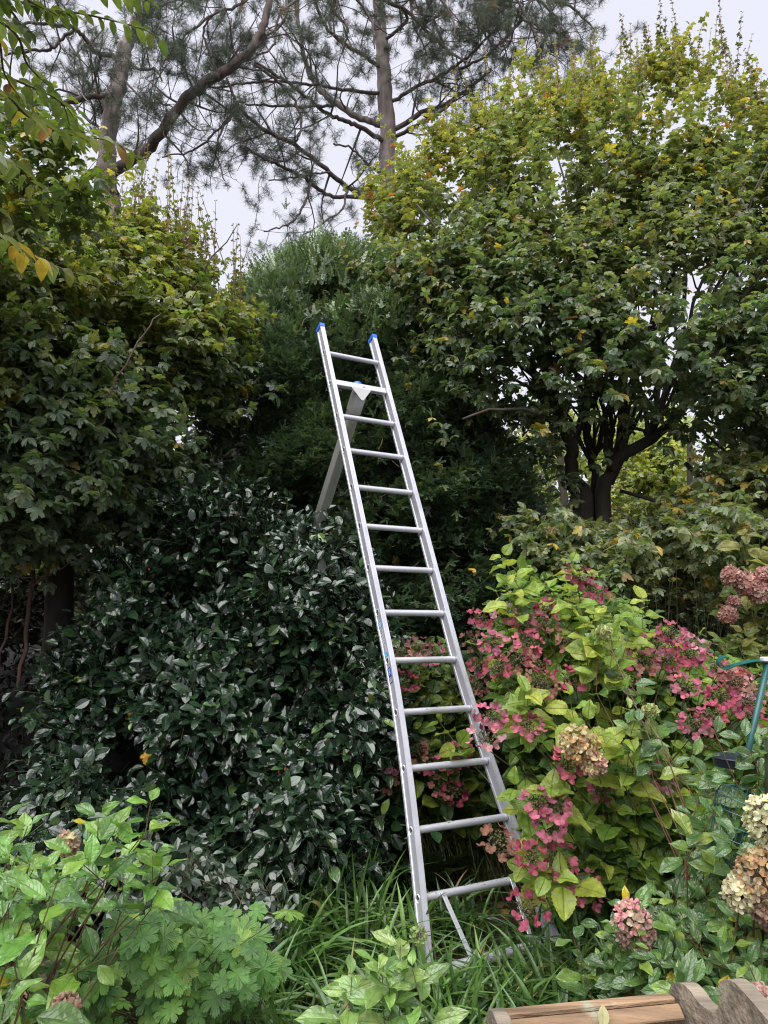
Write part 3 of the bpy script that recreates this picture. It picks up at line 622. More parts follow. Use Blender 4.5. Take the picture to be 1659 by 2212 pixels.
# right-hand field maple
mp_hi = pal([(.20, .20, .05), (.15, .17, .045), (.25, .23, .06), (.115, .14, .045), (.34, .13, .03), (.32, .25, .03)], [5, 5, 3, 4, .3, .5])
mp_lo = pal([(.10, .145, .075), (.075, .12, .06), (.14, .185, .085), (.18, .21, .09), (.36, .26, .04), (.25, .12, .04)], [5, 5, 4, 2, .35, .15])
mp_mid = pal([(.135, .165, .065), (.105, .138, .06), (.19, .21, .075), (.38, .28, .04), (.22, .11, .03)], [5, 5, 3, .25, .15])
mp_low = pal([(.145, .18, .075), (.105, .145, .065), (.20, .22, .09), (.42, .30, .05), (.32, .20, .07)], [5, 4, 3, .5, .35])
rm = thing('maple_tree', (3.0, 7.0, 0), 'big field maple with many dark stems filling the right side above the pink hydrangea', 'tree')
RP = [(835, 610), (820, 540), (835, 470), (850, 420), (890, 360), (960, 290), (1020, 235), (1110, 212), (1250, 190), (1330, 165), (1420, 150), (1540, 155), (1620, 215), (1670, 270), (1800, 240), (2000, 400), (2000, 1000), (1659, 990), (1520, 960), (1420, 930), (1330, 1000), (1230, 1010), (1160, 990), (1060, 940), (990, 870), (945, 780), (900, 690), (860, 640)]
RL = [(1140, 1130), (1190, 1100), (1300, 1150), (1400, 1110), (1520, 1010), (1659, 980), (2000, 900), (2000, 1300), (1659, 1290), (1560, 1240), (1400, 1240), (1300, 1290), (1200, 1240)]
lv, stm = Acc(), Acc()
dfr = lambda x, y: 5.1+np.clip((1000-x)/300, 0, 1)*.35+np.clip((700-y)/700, 0, 1)*.8
C = crown(RP, 3900, dfr, lambda x, y: dfr(x, y)+2.0, 120, 1.7, .41, 2.2, dens=lambda x, y: 1-.95*np.exp(-((x-1310)/230)**2-((y-985)/140)**2)-.45*np.exp(-((x-1400)/300)**2-((y-800)/140)**2), fluff=17)
cen = px(1300, 900, 6.6)
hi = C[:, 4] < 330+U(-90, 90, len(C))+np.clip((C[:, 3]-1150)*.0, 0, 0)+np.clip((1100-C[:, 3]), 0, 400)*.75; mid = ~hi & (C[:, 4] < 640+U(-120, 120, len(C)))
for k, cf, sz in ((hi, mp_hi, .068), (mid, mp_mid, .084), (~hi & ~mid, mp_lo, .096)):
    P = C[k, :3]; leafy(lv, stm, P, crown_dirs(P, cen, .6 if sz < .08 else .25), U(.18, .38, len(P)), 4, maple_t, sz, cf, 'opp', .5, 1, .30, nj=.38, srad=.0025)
C = crown(RL, 1150, 4.7, 6.6, 80, 2.4, .40, 1.8)
P = C[:, :3]; leafy(lv, stm, P, crown_dirs(P, cen, 0., .6), U(.18, .36, len(P)), 4, maple_t, .092, mp_low, 'opp', .5, 1, .30, nj=.38, srad=.0025)
rows = []
for x in np.concatenate([U(960, 1330, 34), U(1330, 1700, 46)]):
    yt = np.interp(x, [800, 930, 1100, 1330, 1420, 1540, 1659], [430, 280, 195, 150, 125, 130, 230]); rows.append(px(x, yt+U(0, 70), U(5.8, 7)))
whips(lv, stm, rows, .55, .035, mp_hi, 10)
rows = [px(x, y, U(5.8, 6.6)) for x, y in ((1360, 130), (1400, 110), (1425, 105), (1440, 110), (1470, 120), (1560, 120), (1568, 130), (1500, 130), (1640, 220), (1590, 160))]
whips(lv, stm, rows, .55, .04, pal([(.06, .07, .03), (.09, .08, .04)]), 12)
br = []
base = px(1285, 1250, 6.4); base[2] = 0; sp = px(1290, 1130, 6.3)
tr = Acc()
forks = [pxl([(1270, 1250, 52, 6.4), (1262, 1120, 46, 6.3), (1237, 1050, 32, 6.2), (1236, 980, 28, 6.1), (1215, 900, 24, 6.0), (1170, 780, 16, 6.0), (1120, 640, 10, 6.0)]),
         pxl([(1300, 1250, 40, 6.4), (1306, 1110, 34, 6.3), (1316, 1030, 30, 6.3), (1345, 985, 28, 6.2), (1400, 950, 24, 6.1), (1480, 880, 18, 6.1), (1560, 760, 12, 6.2), (1620, 620, 8, 6.3)]),
         pxl([(1285, 1200, 24, 6.5), (1285, 1080, 18, 6.5), (1278, 1000, 16, 6.5), (1270, 900, 14, 6.5), (1275, 700, 11, 6.4), (1290, 480, 8, 6.4)])]
forks[0][0, 2] = 0; forks[1][0, 2] = 0; forks[2][0, 2] = .3
limbs(tr, forks, 10, (.045, .038, .030), 6, .01); part(tr, 'trunk', M['bark'], rm, True)
tr = Acc(); starts = [(1236, 980, 6.1), (1215, 900, 6), (1278, 1000, 6.5), (1400, 950, 6.1), (1316, 1000, 6.3), (1275, 880, 6.4), (1345, 985, 6.2), (1480, 880, 6.1)]
for i in range(64):
    x0, y0, d0 = starts[rng.integers(len(starts))]; x1 = np.clip(rng.normal(x0+(x0-1290)*1.2, 190), 900, 1800); y1 = U(280, 720); dd = U(-.9, .9); w = U(6, 14)
    r = [(x0, y0, w, d0), (x0+(x1-x0)*.22, y0+(y1-y0)*.25, w*.8, d0+dd*.2), (x0+(x1-x0)*.55+U(-25, 25), y0+(y1-y0)*.55, w*.6, d0+dd*.55), (x1, y1, w*.3, d0+dd)]
    limbs(tr, [pxl(r)], 6, (.05, .042, .034), 4, .012)
for r in ([(1000, 905, 5, 5.0), (1080, 880, 7, 5.2), (1180, 900, 9, 5.6), (1236, 960, 12, 6.1)], [(1040, 620, 4, 5.2), (1120, 700, 7, 5.5), (1180, 780, 9, 5.8)], [(1620, 1400, 9, 5.4), (1560, 1130, 12, 6), (1480, 1000, 10, 6)], [(1440, 1210, 7, 5.6), (1500, 1230, 8, 5.4), (1560, 1160, 7, 5.5), (1600, 1120, 5, 5.4)],
          [(1180, 1130, 4, 5.4), (1230, 1160, 6, 5.8), (1290, 1190, 9, 6.3)], [(1640, 1180, 8, 5.4), (1500, 1110, 8, 5.8), (1340, 1060, 9, 6.2)]):
    limbs(tr, [pxl(r)], 6, (.05, .042, .034), 4, .01)
part(tr, 'branches', M['bark'], rm, True); part(stm, 'twigs', M['twig'], rm); part(lv, 'foliage', M['maple'], rm)
# second dark trunk at the far right edge
rt = thing('maple_tree', tuple(px(1640, 1300, 6.6)*A([1, 1, 0])), 'dark maple trunk with bare side branches at the right edge behind the other maple', 'tree')
tr = Acc(); r = pxl([(1650, 1300, 42, 6.6), (1640, 1130, 38, 6.6), (1625, 950, 36, 6.6), (1600, 800, 28, 6.6), (1590, 600, 20, 6.7), (1560, 400, 12, 6.8)]); r[0, 2] = 0; limbs(tr, [r], 10, (.05, .04, .033)); part(tr, 'trunk', M['bark'], rt, True)
tr = Acc(); 
for i in range(12):
    y = U(700, 1150); x0 = 1625; x1 = x0+rng.choice([-1, 1])*U(60, 200); limbs(tr, [pxl([(x0, y, 8, 6.6), ((x0+x1)/2, y-U(0, 60), 6, 6.5), (x1, y-U(30, 150), 3, 6.3)])], 5, (.05, .042, .034))
part(tr, 'branches', M['bark'], rt, True)
lv, stm = Acc(), Acc(); C = crown([(1560, 1100), (1500, 800), (1560, 500), (1700, 400), (2100, 500), (2100, 1250), (1659, 1250)], 700, 6.0, 7.6, 100); P = C[:, :3]
leafy(lv, stm, P, crown_dirs(P, px(1640, 1000, 7), .2), U(.18, .34, len(P)), 4, maple_t, .085, mp_lo, 'opp', .5, 1, .35, nj=.5); part(stm, 'twigs', M['twig'], rt); part(lv, 'foliage', M['maple'], rt)

# left-hand maple
lm = thing('maple_tree', (-2.3, 5.1, 0), 'rounded field maple with upright red shoots filling the left side above the holly', 'tree')
LP = [(-350, 580), (-50, 500), (60, 470), (150, 475), (240, 490), (320, 525), (400, 575), (470, 640), (515, 690), (515, 720), (480, 755), (465, 830), (435, 930), (410, 1010), (330, 1040), (270, 1100), (170, 1150), (60, 1190), (-350, 1230)]
lv, stm = Acc(), Acc(); dfl = lambda x, y: 3.9+np.clip((x-0)/560, 0, 1)*1.0
C = crown(LP, 2900, dfl, lambda x, y: dfl(x, y)+1.8, 120, 2.0, .34, 2.2, fluff=17); cen = px(150, 950, 5.4)
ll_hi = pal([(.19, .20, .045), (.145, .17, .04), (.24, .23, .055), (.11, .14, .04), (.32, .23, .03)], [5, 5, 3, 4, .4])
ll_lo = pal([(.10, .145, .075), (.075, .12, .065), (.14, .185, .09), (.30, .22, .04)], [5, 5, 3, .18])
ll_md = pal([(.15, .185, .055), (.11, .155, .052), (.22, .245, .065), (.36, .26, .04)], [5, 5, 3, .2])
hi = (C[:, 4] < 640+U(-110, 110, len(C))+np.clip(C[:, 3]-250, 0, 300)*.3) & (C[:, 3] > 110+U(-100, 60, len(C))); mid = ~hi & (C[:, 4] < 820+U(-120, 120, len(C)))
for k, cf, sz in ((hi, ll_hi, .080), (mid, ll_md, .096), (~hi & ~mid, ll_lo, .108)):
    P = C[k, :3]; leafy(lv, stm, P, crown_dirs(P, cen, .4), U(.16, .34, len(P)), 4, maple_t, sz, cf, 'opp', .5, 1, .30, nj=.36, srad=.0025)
rows = [px(x, np.interp(x, [0, 150, 330, 420, 500, 600], [590, 540, 520, 570, 640, 730])+U(-50, 50), U(4.9, 5.8)) for x in np.concatenate([U(190, 520, 66)])]
whips(lv, stm, rows, .62, .036, pal([(.12, .13, .04), (.09, .11, .04), (.15, .15, .045), (.14, .10, .05)]), 9, .12, (.15, .085, .05))
tr = Acc(); t0 = pxl([(120, 1500, 66, 5.2), (128, 1350, 60, 5.2), (140, 1150, 52, 5.2), (150, 1020, 44, 5.2), (175, 850, 30, 5.2), (200, 700, 18, 5.2)]); t0[0, 2] = 0; limbs(tr, [t0], 12, (.03, .026, .022)); part(tr, 'trunk', M['bark'], lm, True)
tr = Acc()
for i in range(34):
    y0 = U(760, 1150); x0 = 150; x1 = np.clip(rng.normal(200, 190), -200, 520); y1 = U(480, 800)
    limbs(tr, [pxl([(x0, y0, U(7, 14), 5.2), (x0+(x1-x0)*.3, y0+(y1-y0)*.25, 8, 5.1), (x0+(x1-x0)*.7, y0+(y1-y0)*.6, 5, 5), (x1, y1, 2, U(4.4, 5.4))])], 6, (.05, .036, .028), 4, .012)
for r in ([(40, 1480, 8, 4.6), (60, 1330, 9, 4.7), (75, 1200, 8, 4.8), (90, 1060, 6, 5)], [(-10, 1500, 6, 4.6), (10, 1380, 6, 4.7), (30, 1250, 5, 4.8)], [(170, 1180, 9, 5.1), (110, 1130, 8, 5), (60, 1080, 5, 4.8)],
          [(60, 1270, 4, 4.6), (120, 1230, 4, 4.6), (190, 1200, 3, 4.6)], [(205, 950, 4, 4.1), (240, 850, 4, 4.1), (300, 740, 4, 4.2), (345, 680, 3, 4.3)]):
    limbs(tr, [pxl(r)], 6, (.09, .05, .04), 4, .01)
part(tr, 'branches', M['bark'], lm, True); part(stm, 'twigs', M['twig'], lm); part(lv, 'foliage', M['maple'], lm)

lb_ = thing('shade_filler_bush', tuple(px(20, 1500, 5.9)*A([1, 1, 0])), 'added shrub coloured nearly black as deep shade at the left edge below the maple', 'bush')  # shrub added to darken the gap; its shade lies in the colours
core = Acc(); blob(core, (-3.7, 7.0, .5), (1.4, .4, .9), (.002, .002, .002)); part(core, 'dark_core', M['bark'], lb_, True)  # near-black solid blob, shade put into its colour
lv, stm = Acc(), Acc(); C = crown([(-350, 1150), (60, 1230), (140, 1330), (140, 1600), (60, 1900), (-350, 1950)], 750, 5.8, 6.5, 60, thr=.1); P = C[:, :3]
leafy(lv, stm, P, rng.normal(size=(len(P), 3))+A([0, -.4, .2]), .22, 5, ell, .09, pal([(.006, .010, .006), (.010, .015, .008)]), 'ros', .5, .9, .1, nj=.5); part(stm, 'twigs', M['twig'], lb_); part(lv, 'foliage', M['bark'], lb_)  # leaf colours near black to hold the shade, dull bark material stops shine
# far trees showing through the gaps: each its own thing
def far_tree(name, label, poly, n, d0, d1, size, cf, trunk, tm=maple_lo, thr=.42):
    b = px(*trunk[0][:2], trunk[0][3]); b[2] = 0; th = thing(name, b, label, 'tree', 'trees beyond the hedge')
    tr = Acc(); t = pxl(trunk); t[0, 2] = 0; limbs(tr, [t], 8, (.09, .075, .055), 4, .02)
    for i in range(14):
        k = rng.integers(1, len(trunk)); x, y, w, d = trunk[k]; x1, y1 = x+U(-160, 160), y-U(20, 150); limbs(tr, [pxl([(x, y, w*.4, d), ((x+x1)/2, (y+y1)/2+10, w*.28, d+U(-.4, .4)), (x1, y1, 2, d+U(-1, 1))])], 5, (.10, .085, .06), 3, .02)
    part(tr, 'trunk', M['bark'], th, True); lv, stm = Acc(), Acc()
    C = crown(poly, n, d0, d1, 90, 1.0, thr, 1.1); P = C[:, :3]; leafy(lv, stm, P, nrm(rng.normal(size=(n, 3))), U(.3, .7, n), 4, tm, size, cf, 'opp', .4, 1, .3, nj=.7, srad=.004); part(stm, 'twigs', M['twig'], th); part(lv, 'foliage', M['maple'], th)
yg = pal([(.38, .40, .12), (.30, .35, .11), (.46, .44, .15), (.20, .26, .09)], [4, 4, 2, 3])
dgc = pal([(.05, .07, .03), (.035, .055, .025), (.08, .10, .035)])
far_tree('ash_tree', 'pale yellow green tree glimpsed between the stems of the right maple', [(1080, 1020), (1160, 900), (1320, 880), (1420, 930), (1440, 1150), (1400, 1330), (1150, 1330), (1090, 1200)], 1100, 9.6, 12, .11, yg, [(1230, 1340, 22, 9), (1225, 1150, 18, 9), (1205, 950, 12, 9), (1200, 800, 8, 9)], thr=.5)
far_tree('ash_tree', 'bright olive tree glimpsed low at the right edge beside the dark trunk', [(1400, 980), (1500, 850), (1659, 860), (1950, 900), (1950, 1300), (1450, 1330)], 1300, 9.6, 12, .11, yg, [(1510, 1340, 20, 9), (1500, 1150, 16, 9), (1490, 950, 12, 9)], thr=.5)
far_tree('beech_tree', 'dark green tree glimpsed low behind the left maple trunk', [(-400, 950), (0, 850), (250, 900), (470, 1000), (560, 1100), (500, 1400), (-400, 1420)], 1900, 7.6, 10, .12, dgc, [(330, 1400, 28, 9), (335, 1200, 22, 9), (320, 950, 12, 9)], thr=.46)
hg = thing('laurel_hedge', (0, 11.5, 0), 'tall dark evergreen hedge closing the far side of the garden, seen through gaps', 'hedge')
core = Acc()
for i in range(9): blob(core, (-12+i*3, 12, 1.1), (2.1, .8, 1.9), (.02, .022, .014), 14)  # solid dark core added behind the leaves to stop sky showing through
part(core, 'dark_core', M['bark'], hg, True); lv = Acc(); n = 16000; P = np.stack([U(-14, 14, n), U(10.7, 11.6, n), U(.1, 3.3, n)], 1); P[:, 2] += (noise(P, .8)-.5)*.8; P[:, 2] = np.maximum(P[:, 2], .05)
lv.inst(ell, P, frames(rng.normal(size=(n, 3)), rng.normal(size=(n, 3))*.5+A([0, -.8, .6])), U(.12, .2, n), pal([(.04, .06, .025), (.06, .085, .03), (.09, .11, .04)])(P, n)); part(lv, 'foliage', M['maple'], hg)
far_tree('beech_tree', 'dark green tree screening the gap behind holly and yew', [(300, 1050), (450, 900), (900, 850), (1200, 1000), (1250, 1380), (300, 1420)], 1500, 9, 11.5, .13, dgc, [(640, 1400, 28, 10), (640, 1200, 22, 10), (640, 950, 12, 10)], thr=.3)
far_tree('beech_tree', 'dark tree low behind the bamboo and hydrangeas on the right', [(1100, 1250), (1500, 1180), (2000, 1150), (2000, 1420), (1100, 1430)], 1900, 8, 9.6, .11, dgc, [(1420, 1420, 20, 9), (1420, 1300, 14, 9), (1400, 1150, 8, 9)], thr=.25)

# bamboo behind the hydrangeas
bb = thing('bamboo_clump', tuple(px(1500, 1500, 5.6)*A([1, 1, 0])), 'thin stemmed bamboo clump in shade between maple and hydrangea', 'bamboo')
st, lv = Acc(), Acc(); n = 240; x = U(1360, 1760, n); P0 = px(x, 1450, U(5.0, 6.2, n)); P0[:, 2] = 0; Lh = U(1.5, 2.45, n); D = nrm(A([0, 0, 1.])+rng.normal(size=(n, 3))*.13)
leafy(lv, st, P0, D, Lh, 16, simple, .05, pal([(.05, .07, .025), (.08, .10, .04)]), 'alt', .5, .8, .2, nj=.6, sag=.05, srad=.003, scol=(.09, .10, .04), t0=.35); part(st, 'canes', M['twig'], bb); part(lv, 'foliage', M['panic'], bb)

# ------------------------------------------------------------------ yew hedge
yw = thing('yew_hedge', (0, 6.6, 0), 'dense dark green yew mound behind the ladder', 'hedge')
YP = [(400, 1150), (430, 900), (465, 760), (500, 670), (550, 605), (620, 560), (700, 545), (780, 560), (850, 600), (930, 680), (1010, 820), (1090, 940), (1150, 1080), (1185, 1200), (1180, 1400), (1000, 1560), (960, 1900), (560, 1900), (400, 1500)]
core = Acc(); blob(core, (-.15, 7.0, 1.9), (1.75, 1.05, 2.1), (.018, .016, .010)); blob(core, (-.38, 7.15, 3.6), (1.0, .6, 1.6), (.018, .016, .010)); blob(core, (.75, 7.0, 1.2), (1.0, .9, 1.6), (.018, .016, .010)); part(core, 'dark_core', M['bark'], yw, True)  # opaque core blobs stand in for the dark interior and keep sky out
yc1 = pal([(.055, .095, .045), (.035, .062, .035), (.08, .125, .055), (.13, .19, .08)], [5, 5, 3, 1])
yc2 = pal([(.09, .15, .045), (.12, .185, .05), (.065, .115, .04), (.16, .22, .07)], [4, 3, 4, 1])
def yew_df(x, y): return 5.50+np.clip((1000-y)/450, 0, 1)*.55-np.clip((y-1200)/400, 0, 1)*.25+.30*np.sin(x*.019+y*.011)*np.cos(y*.017-x*.006)
sp = Acc(); C = crown(YP, 46000, yew_df, lambda x, y: yew_df(x, y)+.85, 45, 6.5, .33, 2.0)
P = C[:, :3]; n = len(P); D = nrm(A([0, -1., .15])+rng.normal(size=(n, 3))*.62+nrm(P-A([-.1, 7, 2.]))*.5); N = nrm(A([0, -.3, 1.])+rng.normal(size=(n, 3))*.5)
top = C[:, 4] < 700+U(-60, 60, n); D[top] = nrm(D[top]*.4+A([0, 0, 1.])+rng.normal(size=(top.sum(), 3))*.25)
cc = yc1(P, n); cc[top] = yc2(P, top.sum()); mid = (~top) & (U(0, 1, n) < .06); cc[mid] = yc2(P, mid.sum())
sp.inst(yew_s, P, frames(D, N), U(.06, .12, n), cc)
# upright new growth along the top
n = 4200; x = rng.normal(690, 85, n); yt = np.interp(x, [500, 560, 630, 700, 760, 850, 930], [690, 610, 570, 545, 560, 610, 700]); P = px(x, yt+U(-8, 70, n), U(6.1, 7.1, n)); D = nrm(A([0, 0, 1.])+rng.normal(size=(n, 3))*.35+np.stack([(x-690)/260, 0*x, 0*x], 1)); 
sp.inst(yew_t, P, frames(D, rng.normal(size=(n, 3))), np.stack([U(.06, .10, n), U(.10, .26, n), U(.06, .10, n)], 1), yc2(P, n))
part(sp, 'foliage', M['yew'], yw)
# pale browned needles and caught stems on the face
tg = Acc(); n = 240; C = crown(YP, n, 5.5, 5.75, 45); a = U(0, 6.28, n); D = np.stack([np.cos(a), U(-.3, .3, n), np.sin(a)], 1)*U(.03, .12, n)[:, None]
tubes(tg, np.stack([C[:, :3], C[:, :3]+D*.5+rng.normal(size=(n, 3))*.008, C[:, :3]+D], 1), .0013, 3, np.broadcast_to(A([.22, .16, .09]), (n, 3)), cap=False); part(tg, 'dead_twigs', M['twig'], yw)
# leaves caught in the yew
for x, y in ((870, 815), (905, 970), (1005, 905), (955, 1010), (990, 945), (1070, 1112), (852, 1208), (890, 835), (1020, 870), (1030, 1235)):
    if pip(A([x]), A([y]), YP)[0]:
        f = Acc(); P = px([x], [y], [float(yew_df(A([x]), A([y]))[0])+.02]); f.inst(maple_t, P, frames(rng.normal(size=(1, 3))*A([1, .5, 1]), A([[0, -.5, .6]])+rng.normal(size=(1, 3))*.5), A([[U(.055, .075), U(.055, .075), .16]]), pal([(.55, .36, .05), (.45, .36, .10), (.5, .25, .06)])(P, 1))
        o = f.build('fallen_leaf', M['litter']); tag(o, 'yellow maple leaf caught on the face of the dark yew hedge', 'leaf', 'leaves caught in the yew hedge')

# ------------------------------------------------------------------ holly
hl = thing('holly_bush', (-1.2, 5.0, 0), 'broad glossy dark green holly bush left of the ladder', 'bush')
HP = [(70, 1830), (95, 1680), (130, 1520), (175, 1390), (240, 1280), (305, 1210), (355, 1140), (410, 1085), (520, 1080), (600, 1125), (670, 1155), (720, 1200), (770, 1240), (800, 1340), (820, 1450), (835, 1560), (810, 1700), (800, 1850), (720, 1960), (560, 2020), (300, 2020), (20, 1980)]
def h_df(x, y): return 4.75-np.clip((y-1100)/700, 0, 1)*.85+.22*np.sin(x*.016+1)*np.cos(y*.014+.5)
core = Acc(); blob(core, (-1.35, 5.35, .75), (1.0, .65, 1.05), (.006, .007, .005)); blob(core, (-1.0, 5.5, 1.35), (.5, .45, .7), (.006, .007, .005)); part(core, 'dark_core', M['bark'], hl, True)  # darkened solid core, the hollow's shade put into its colour
lv, stm = Acc(), Acc(); C = crown(HP, 4300, h_df, lambda x, y: h_df(x, y)+.7, 60, 3.6, .17, 2.0); P = C[:, :3]; n = len(P)
hc = pal([(.013, .032, .015), (.009, .022, .012), (.020, .045, .018), (.05, .095, .03), (.12, .18, .04)], [6, 6, 4, .6, .12])
D = nrm(nrm(P-A([-1.2, 5.3, .7]))+A([0, -.25, .25])+rng.normal(size=(n, 3))*.45)
leafy(lv, stm, P, D, U(.13, .24, n), 6, ell, .080, hc, 'ros', .55, .9, .0, up=(0, -.35, .9), nj=.5, sag=.1, srad=.0028, scol=(.07, .11, .03), taper=.15, szj=.42)
part(stm, 'twigs', M['twig'], hl); part(lv, 'foliage', M['holly'], hl)
tr = Acc(); 
for i in range(18):
    x1, y1 = U(150, 760), U(1120, 1600); p1 = px(x1, y1, U(4.6, 5.2)); p0 = A([-1.25+U(-.25, .25), 5.1+U(-.2, .2), 0]); m_ = (p0+p1)/2+rng.normal(size=3)*.08
    limbs(tr, [A([[*p0, .03], [*m_, .022], [*p1, .006]])], 6, (.06, .05, .04))
r = pxl([(430, 1260, 14, 4.9), (440, 1180, 14, 4.8), (455, 1140, 9, 4.75)]); limbs(tr, [r], 7, (.07, .055, .045)); part(tr, 'stems', M['bark'], hl, True)
be = Acc()
for x, y in ((510, 1110), (608, 1655), (616, 1662), (603, 1668), (556, 1745), (365, 1605), (400, 1505), (640, 1625), (700, 1600), (580, 1905), (690, 1745), (322, 1230)):
    c = px(x, y, float(h_df(A([x]), A([y]))[0])-.12); blob(be, c, (.0065,)*3, (.50, .02, .012), 6, 0)
part(be, 'berries', M['plas'], hl, True)
for x, y, col in ((538, 1428, (.5, .2, .04)), (484, 1475, (.30, .36, .12)), (318, 1628, (.5, .28, .03)), (287, 1540, (.5, .26, .05))):
    f = Acc(); P = px([x], [y], h_df(A([x]), A([y]))-.02); f.inst(maple_t if col[1] < .35 else ell, P, frames(A([[U(-1, 1), -.2, -.6]]), A([[0, -1., .4]])), A([.055]), A([col])); o = f.build('fallen_leaf', M['litter'])
    tag(o, 'pale green oval leaf caught on the holly' if col[1] > .35 else 'orange brown maple leaf lying on the dark holly', 'leaf', 'leaves caught on the holly')

# ------------------------------------------------------------------ hydrangeas
hyc = pal([(.14, .235, .035), (.19, .28, .04), (.08, .155, .03), (.28, .34, .05), (.065, .12, .035), (.40, .38, .05)], [5, 4, 3, 2, 3, .12])
hyd = pal([(.075, .135, .03), (.11, .18, .04), (.055, .10, .03), (.16, .23, .04)], [4, 3, 3, 1])
def floret(acc, P, N, size, col, np_=4, open_=.35):
    n = len(P); fr = frames(np.cross(N, rng.normal(size=(n, 3))), N)
    for k in range(np_):
        a = k*2*np.pi/np_+U(-.15, .15, n); d = fr[:, :, 0]*np.cos(a)[:, None]+fr[:, :, 1]*np.sin(a)[:, None]+fr[:, :, 2]*(open_+U(-.2, .2, n))[:, None]
        acc.inst(pet, P, frames(nrm(d), fr[:, :, 2]), size*U(.8, 1.15, n), col*U(.8, 1.15, (n, 1)))
def lacecap(th, c, N, r, pcol_, name='flower_head'):
    a_ = Acc(); N = nrm(A(N, float)); fr = frames(np.cross(N, A([.3, .1, .9]))[None], N[None])[0]; k = rng.integers(8, 13)
    a = np.arange(k)*2*np.pi/k+U(-.2, .2, k); rr = r*U(.75, 1.05, k)
    P = c+(np.cos(a)*rr)[:, None]*fr[:, 0]+(np.sin(a)*rr)[:, None]*fr[:, 1]+U(-.012, .012, k)[:, None]*N
    nn = nrm(N+((np.cos(a))[:, None]*fr[:, 0]+(np.sin(a))[:, None]*fr[:, 1])*U(-.1, .9, (k, 1))+rng.normal(size=(k, 3))*.4)
    cc = A(pcol_)*U(.65, 1.2, (k, 1))*U(.9, 1.1, (k, 3)); floret(a_, P, nn, .0225, cc, 4, .12)
    tubes(a_, np.stack([np.tile(c-N*.03, (k, 1)), P-nn*.01], 1), .0009, 3, np.broadcast_to(A([.12, .12, .05]), (k, 3)), cap=False)
    m = 55; q = np.sqrt(U(0, 1, m))*r*.55; a = U(0, 6.28, m); P = c+(np.cos(a)*q)[:, None]*fr[:, 0]+(np.sin(a)*q)[:, None]*fr[:, 1]+U(-.008, .012, m)[:, None]*N
    V, Fc, uv = cube_t; a_.inst(cube_t, P, frames(rng.normal(size=(m, 3)), rng.normal(size=(m, 3))), U(.003, .0055, m), pal([(.16, .15, .06), (.09, .09, .035), (.2, .14, .09)])(P, m))
    tubes(a_, np.stack([np.tile(c-N*.04, (m, 1)), P], 1), .0006, 3, np.broadcast_to(A([.10, .11, .05]), (m, 3)), cap=False)
    return part(a_, name, M['petal'], th)
ph = A([[0, 0, 1.], [0, 0, -1], [1, 0, 0], [-1, 0, 0], [0, 1, 0], [0, -1, 0]]); cube_t = (ph, [A([[0, 2, 4], [0, 4, 3], [0, 3, 5], [0, 5, 2], [1, 4, 2], [1, 3, 4], [1, 5, 3], [1, 2, 5]])], np.zeros((6, 2)))
def mophead(th, c, r, cols, n=150, size=.014, rz=1., name='flower_head', axis=(0, 0, 1)):
    a_ = Acc(); k = np.arange(n)+.5; ph_ = np.arccos(1-2*k/n*.93); t = np.pi*(1+5**.5)*k; d = np.stack([np.cos(t)*np.sin(ph_), np.sin(t)*np.sin(ph_), np.cos(ph_)*rz], 1)+rng.normal(size=(n, 3))*.06
    ax = nrm(A(axis, float)); R = frames(ax[None], A([[0.01, -1, .0]]))[0]; R = np.stack([R[:, 0], R[:, 2], R[:, 1]], 1); d = d@R.T
    P = A(c)+d*r*U(.86, 1.04, (n, 1)); cc = pal(cols)(P, n); floret(a_, P, nrm(d+rng.normal(size=(n, 3))*.3), size, cc, 4, .25)
    tubes(a_, np.stack([np.tile(A(c)-ax*r*.6, (n, 1)), P-d*.01], 1), .0008, 3, np.broadcast_to(A([.16, .14, .07]), (n, 3)), cap=False)
    return part(a_, name, M['petal'], th)
def shoots(lv, stm, tips, base, spread, nodes, tm, size, cf, L=.16, droop=.22, up=(0, -.55, .85), scol=(.10, .12, .04), arr='opp', nj=.3, srad=.0028, lean=.5, fwd=.35):
    tips = A(tips, float); n = len(tips); B = A(base)+rng.normal(size=(n, 3))*A([spread, spread*.6, 0]); B[:, 2] = 0
    D = nrm(nrm(tips-B)+A([0, -.25, .55])*lean+rng.normal(size=(n, 3))*.25); Ls = np.minimum(U(.7, 1.3, n)*L, 1.)
    leafy(lv, None, tips-D*Ls[:, None], D, Ls, nodes, tm, size, cf, arr, fwd, 1, droop, up=up, nj=nj, sag=0, t0=.0, taper=.45)
    m1 = tips-D*Ls[:, None]; mm = B*.45+m1*.55+A([0, 0, .12])*np.minimum(1, m1[:, 2:3])
    K = 7; ts = np.linspace(0, 1, K-1)[:, None, None]; q = (1-ts)**2*B+2*ts*(1-ts)*mm+ts**2*m1; path = np.concatenate([q, tips[None]]).transpose(1, 0, 2)
    tubes(stm, path, np.linspace(1.5, .45, K)[None]*srad*np.ones((n, 1)), 5, np.broadcast_to(A(scol, float), (n, 3)), cap=False)

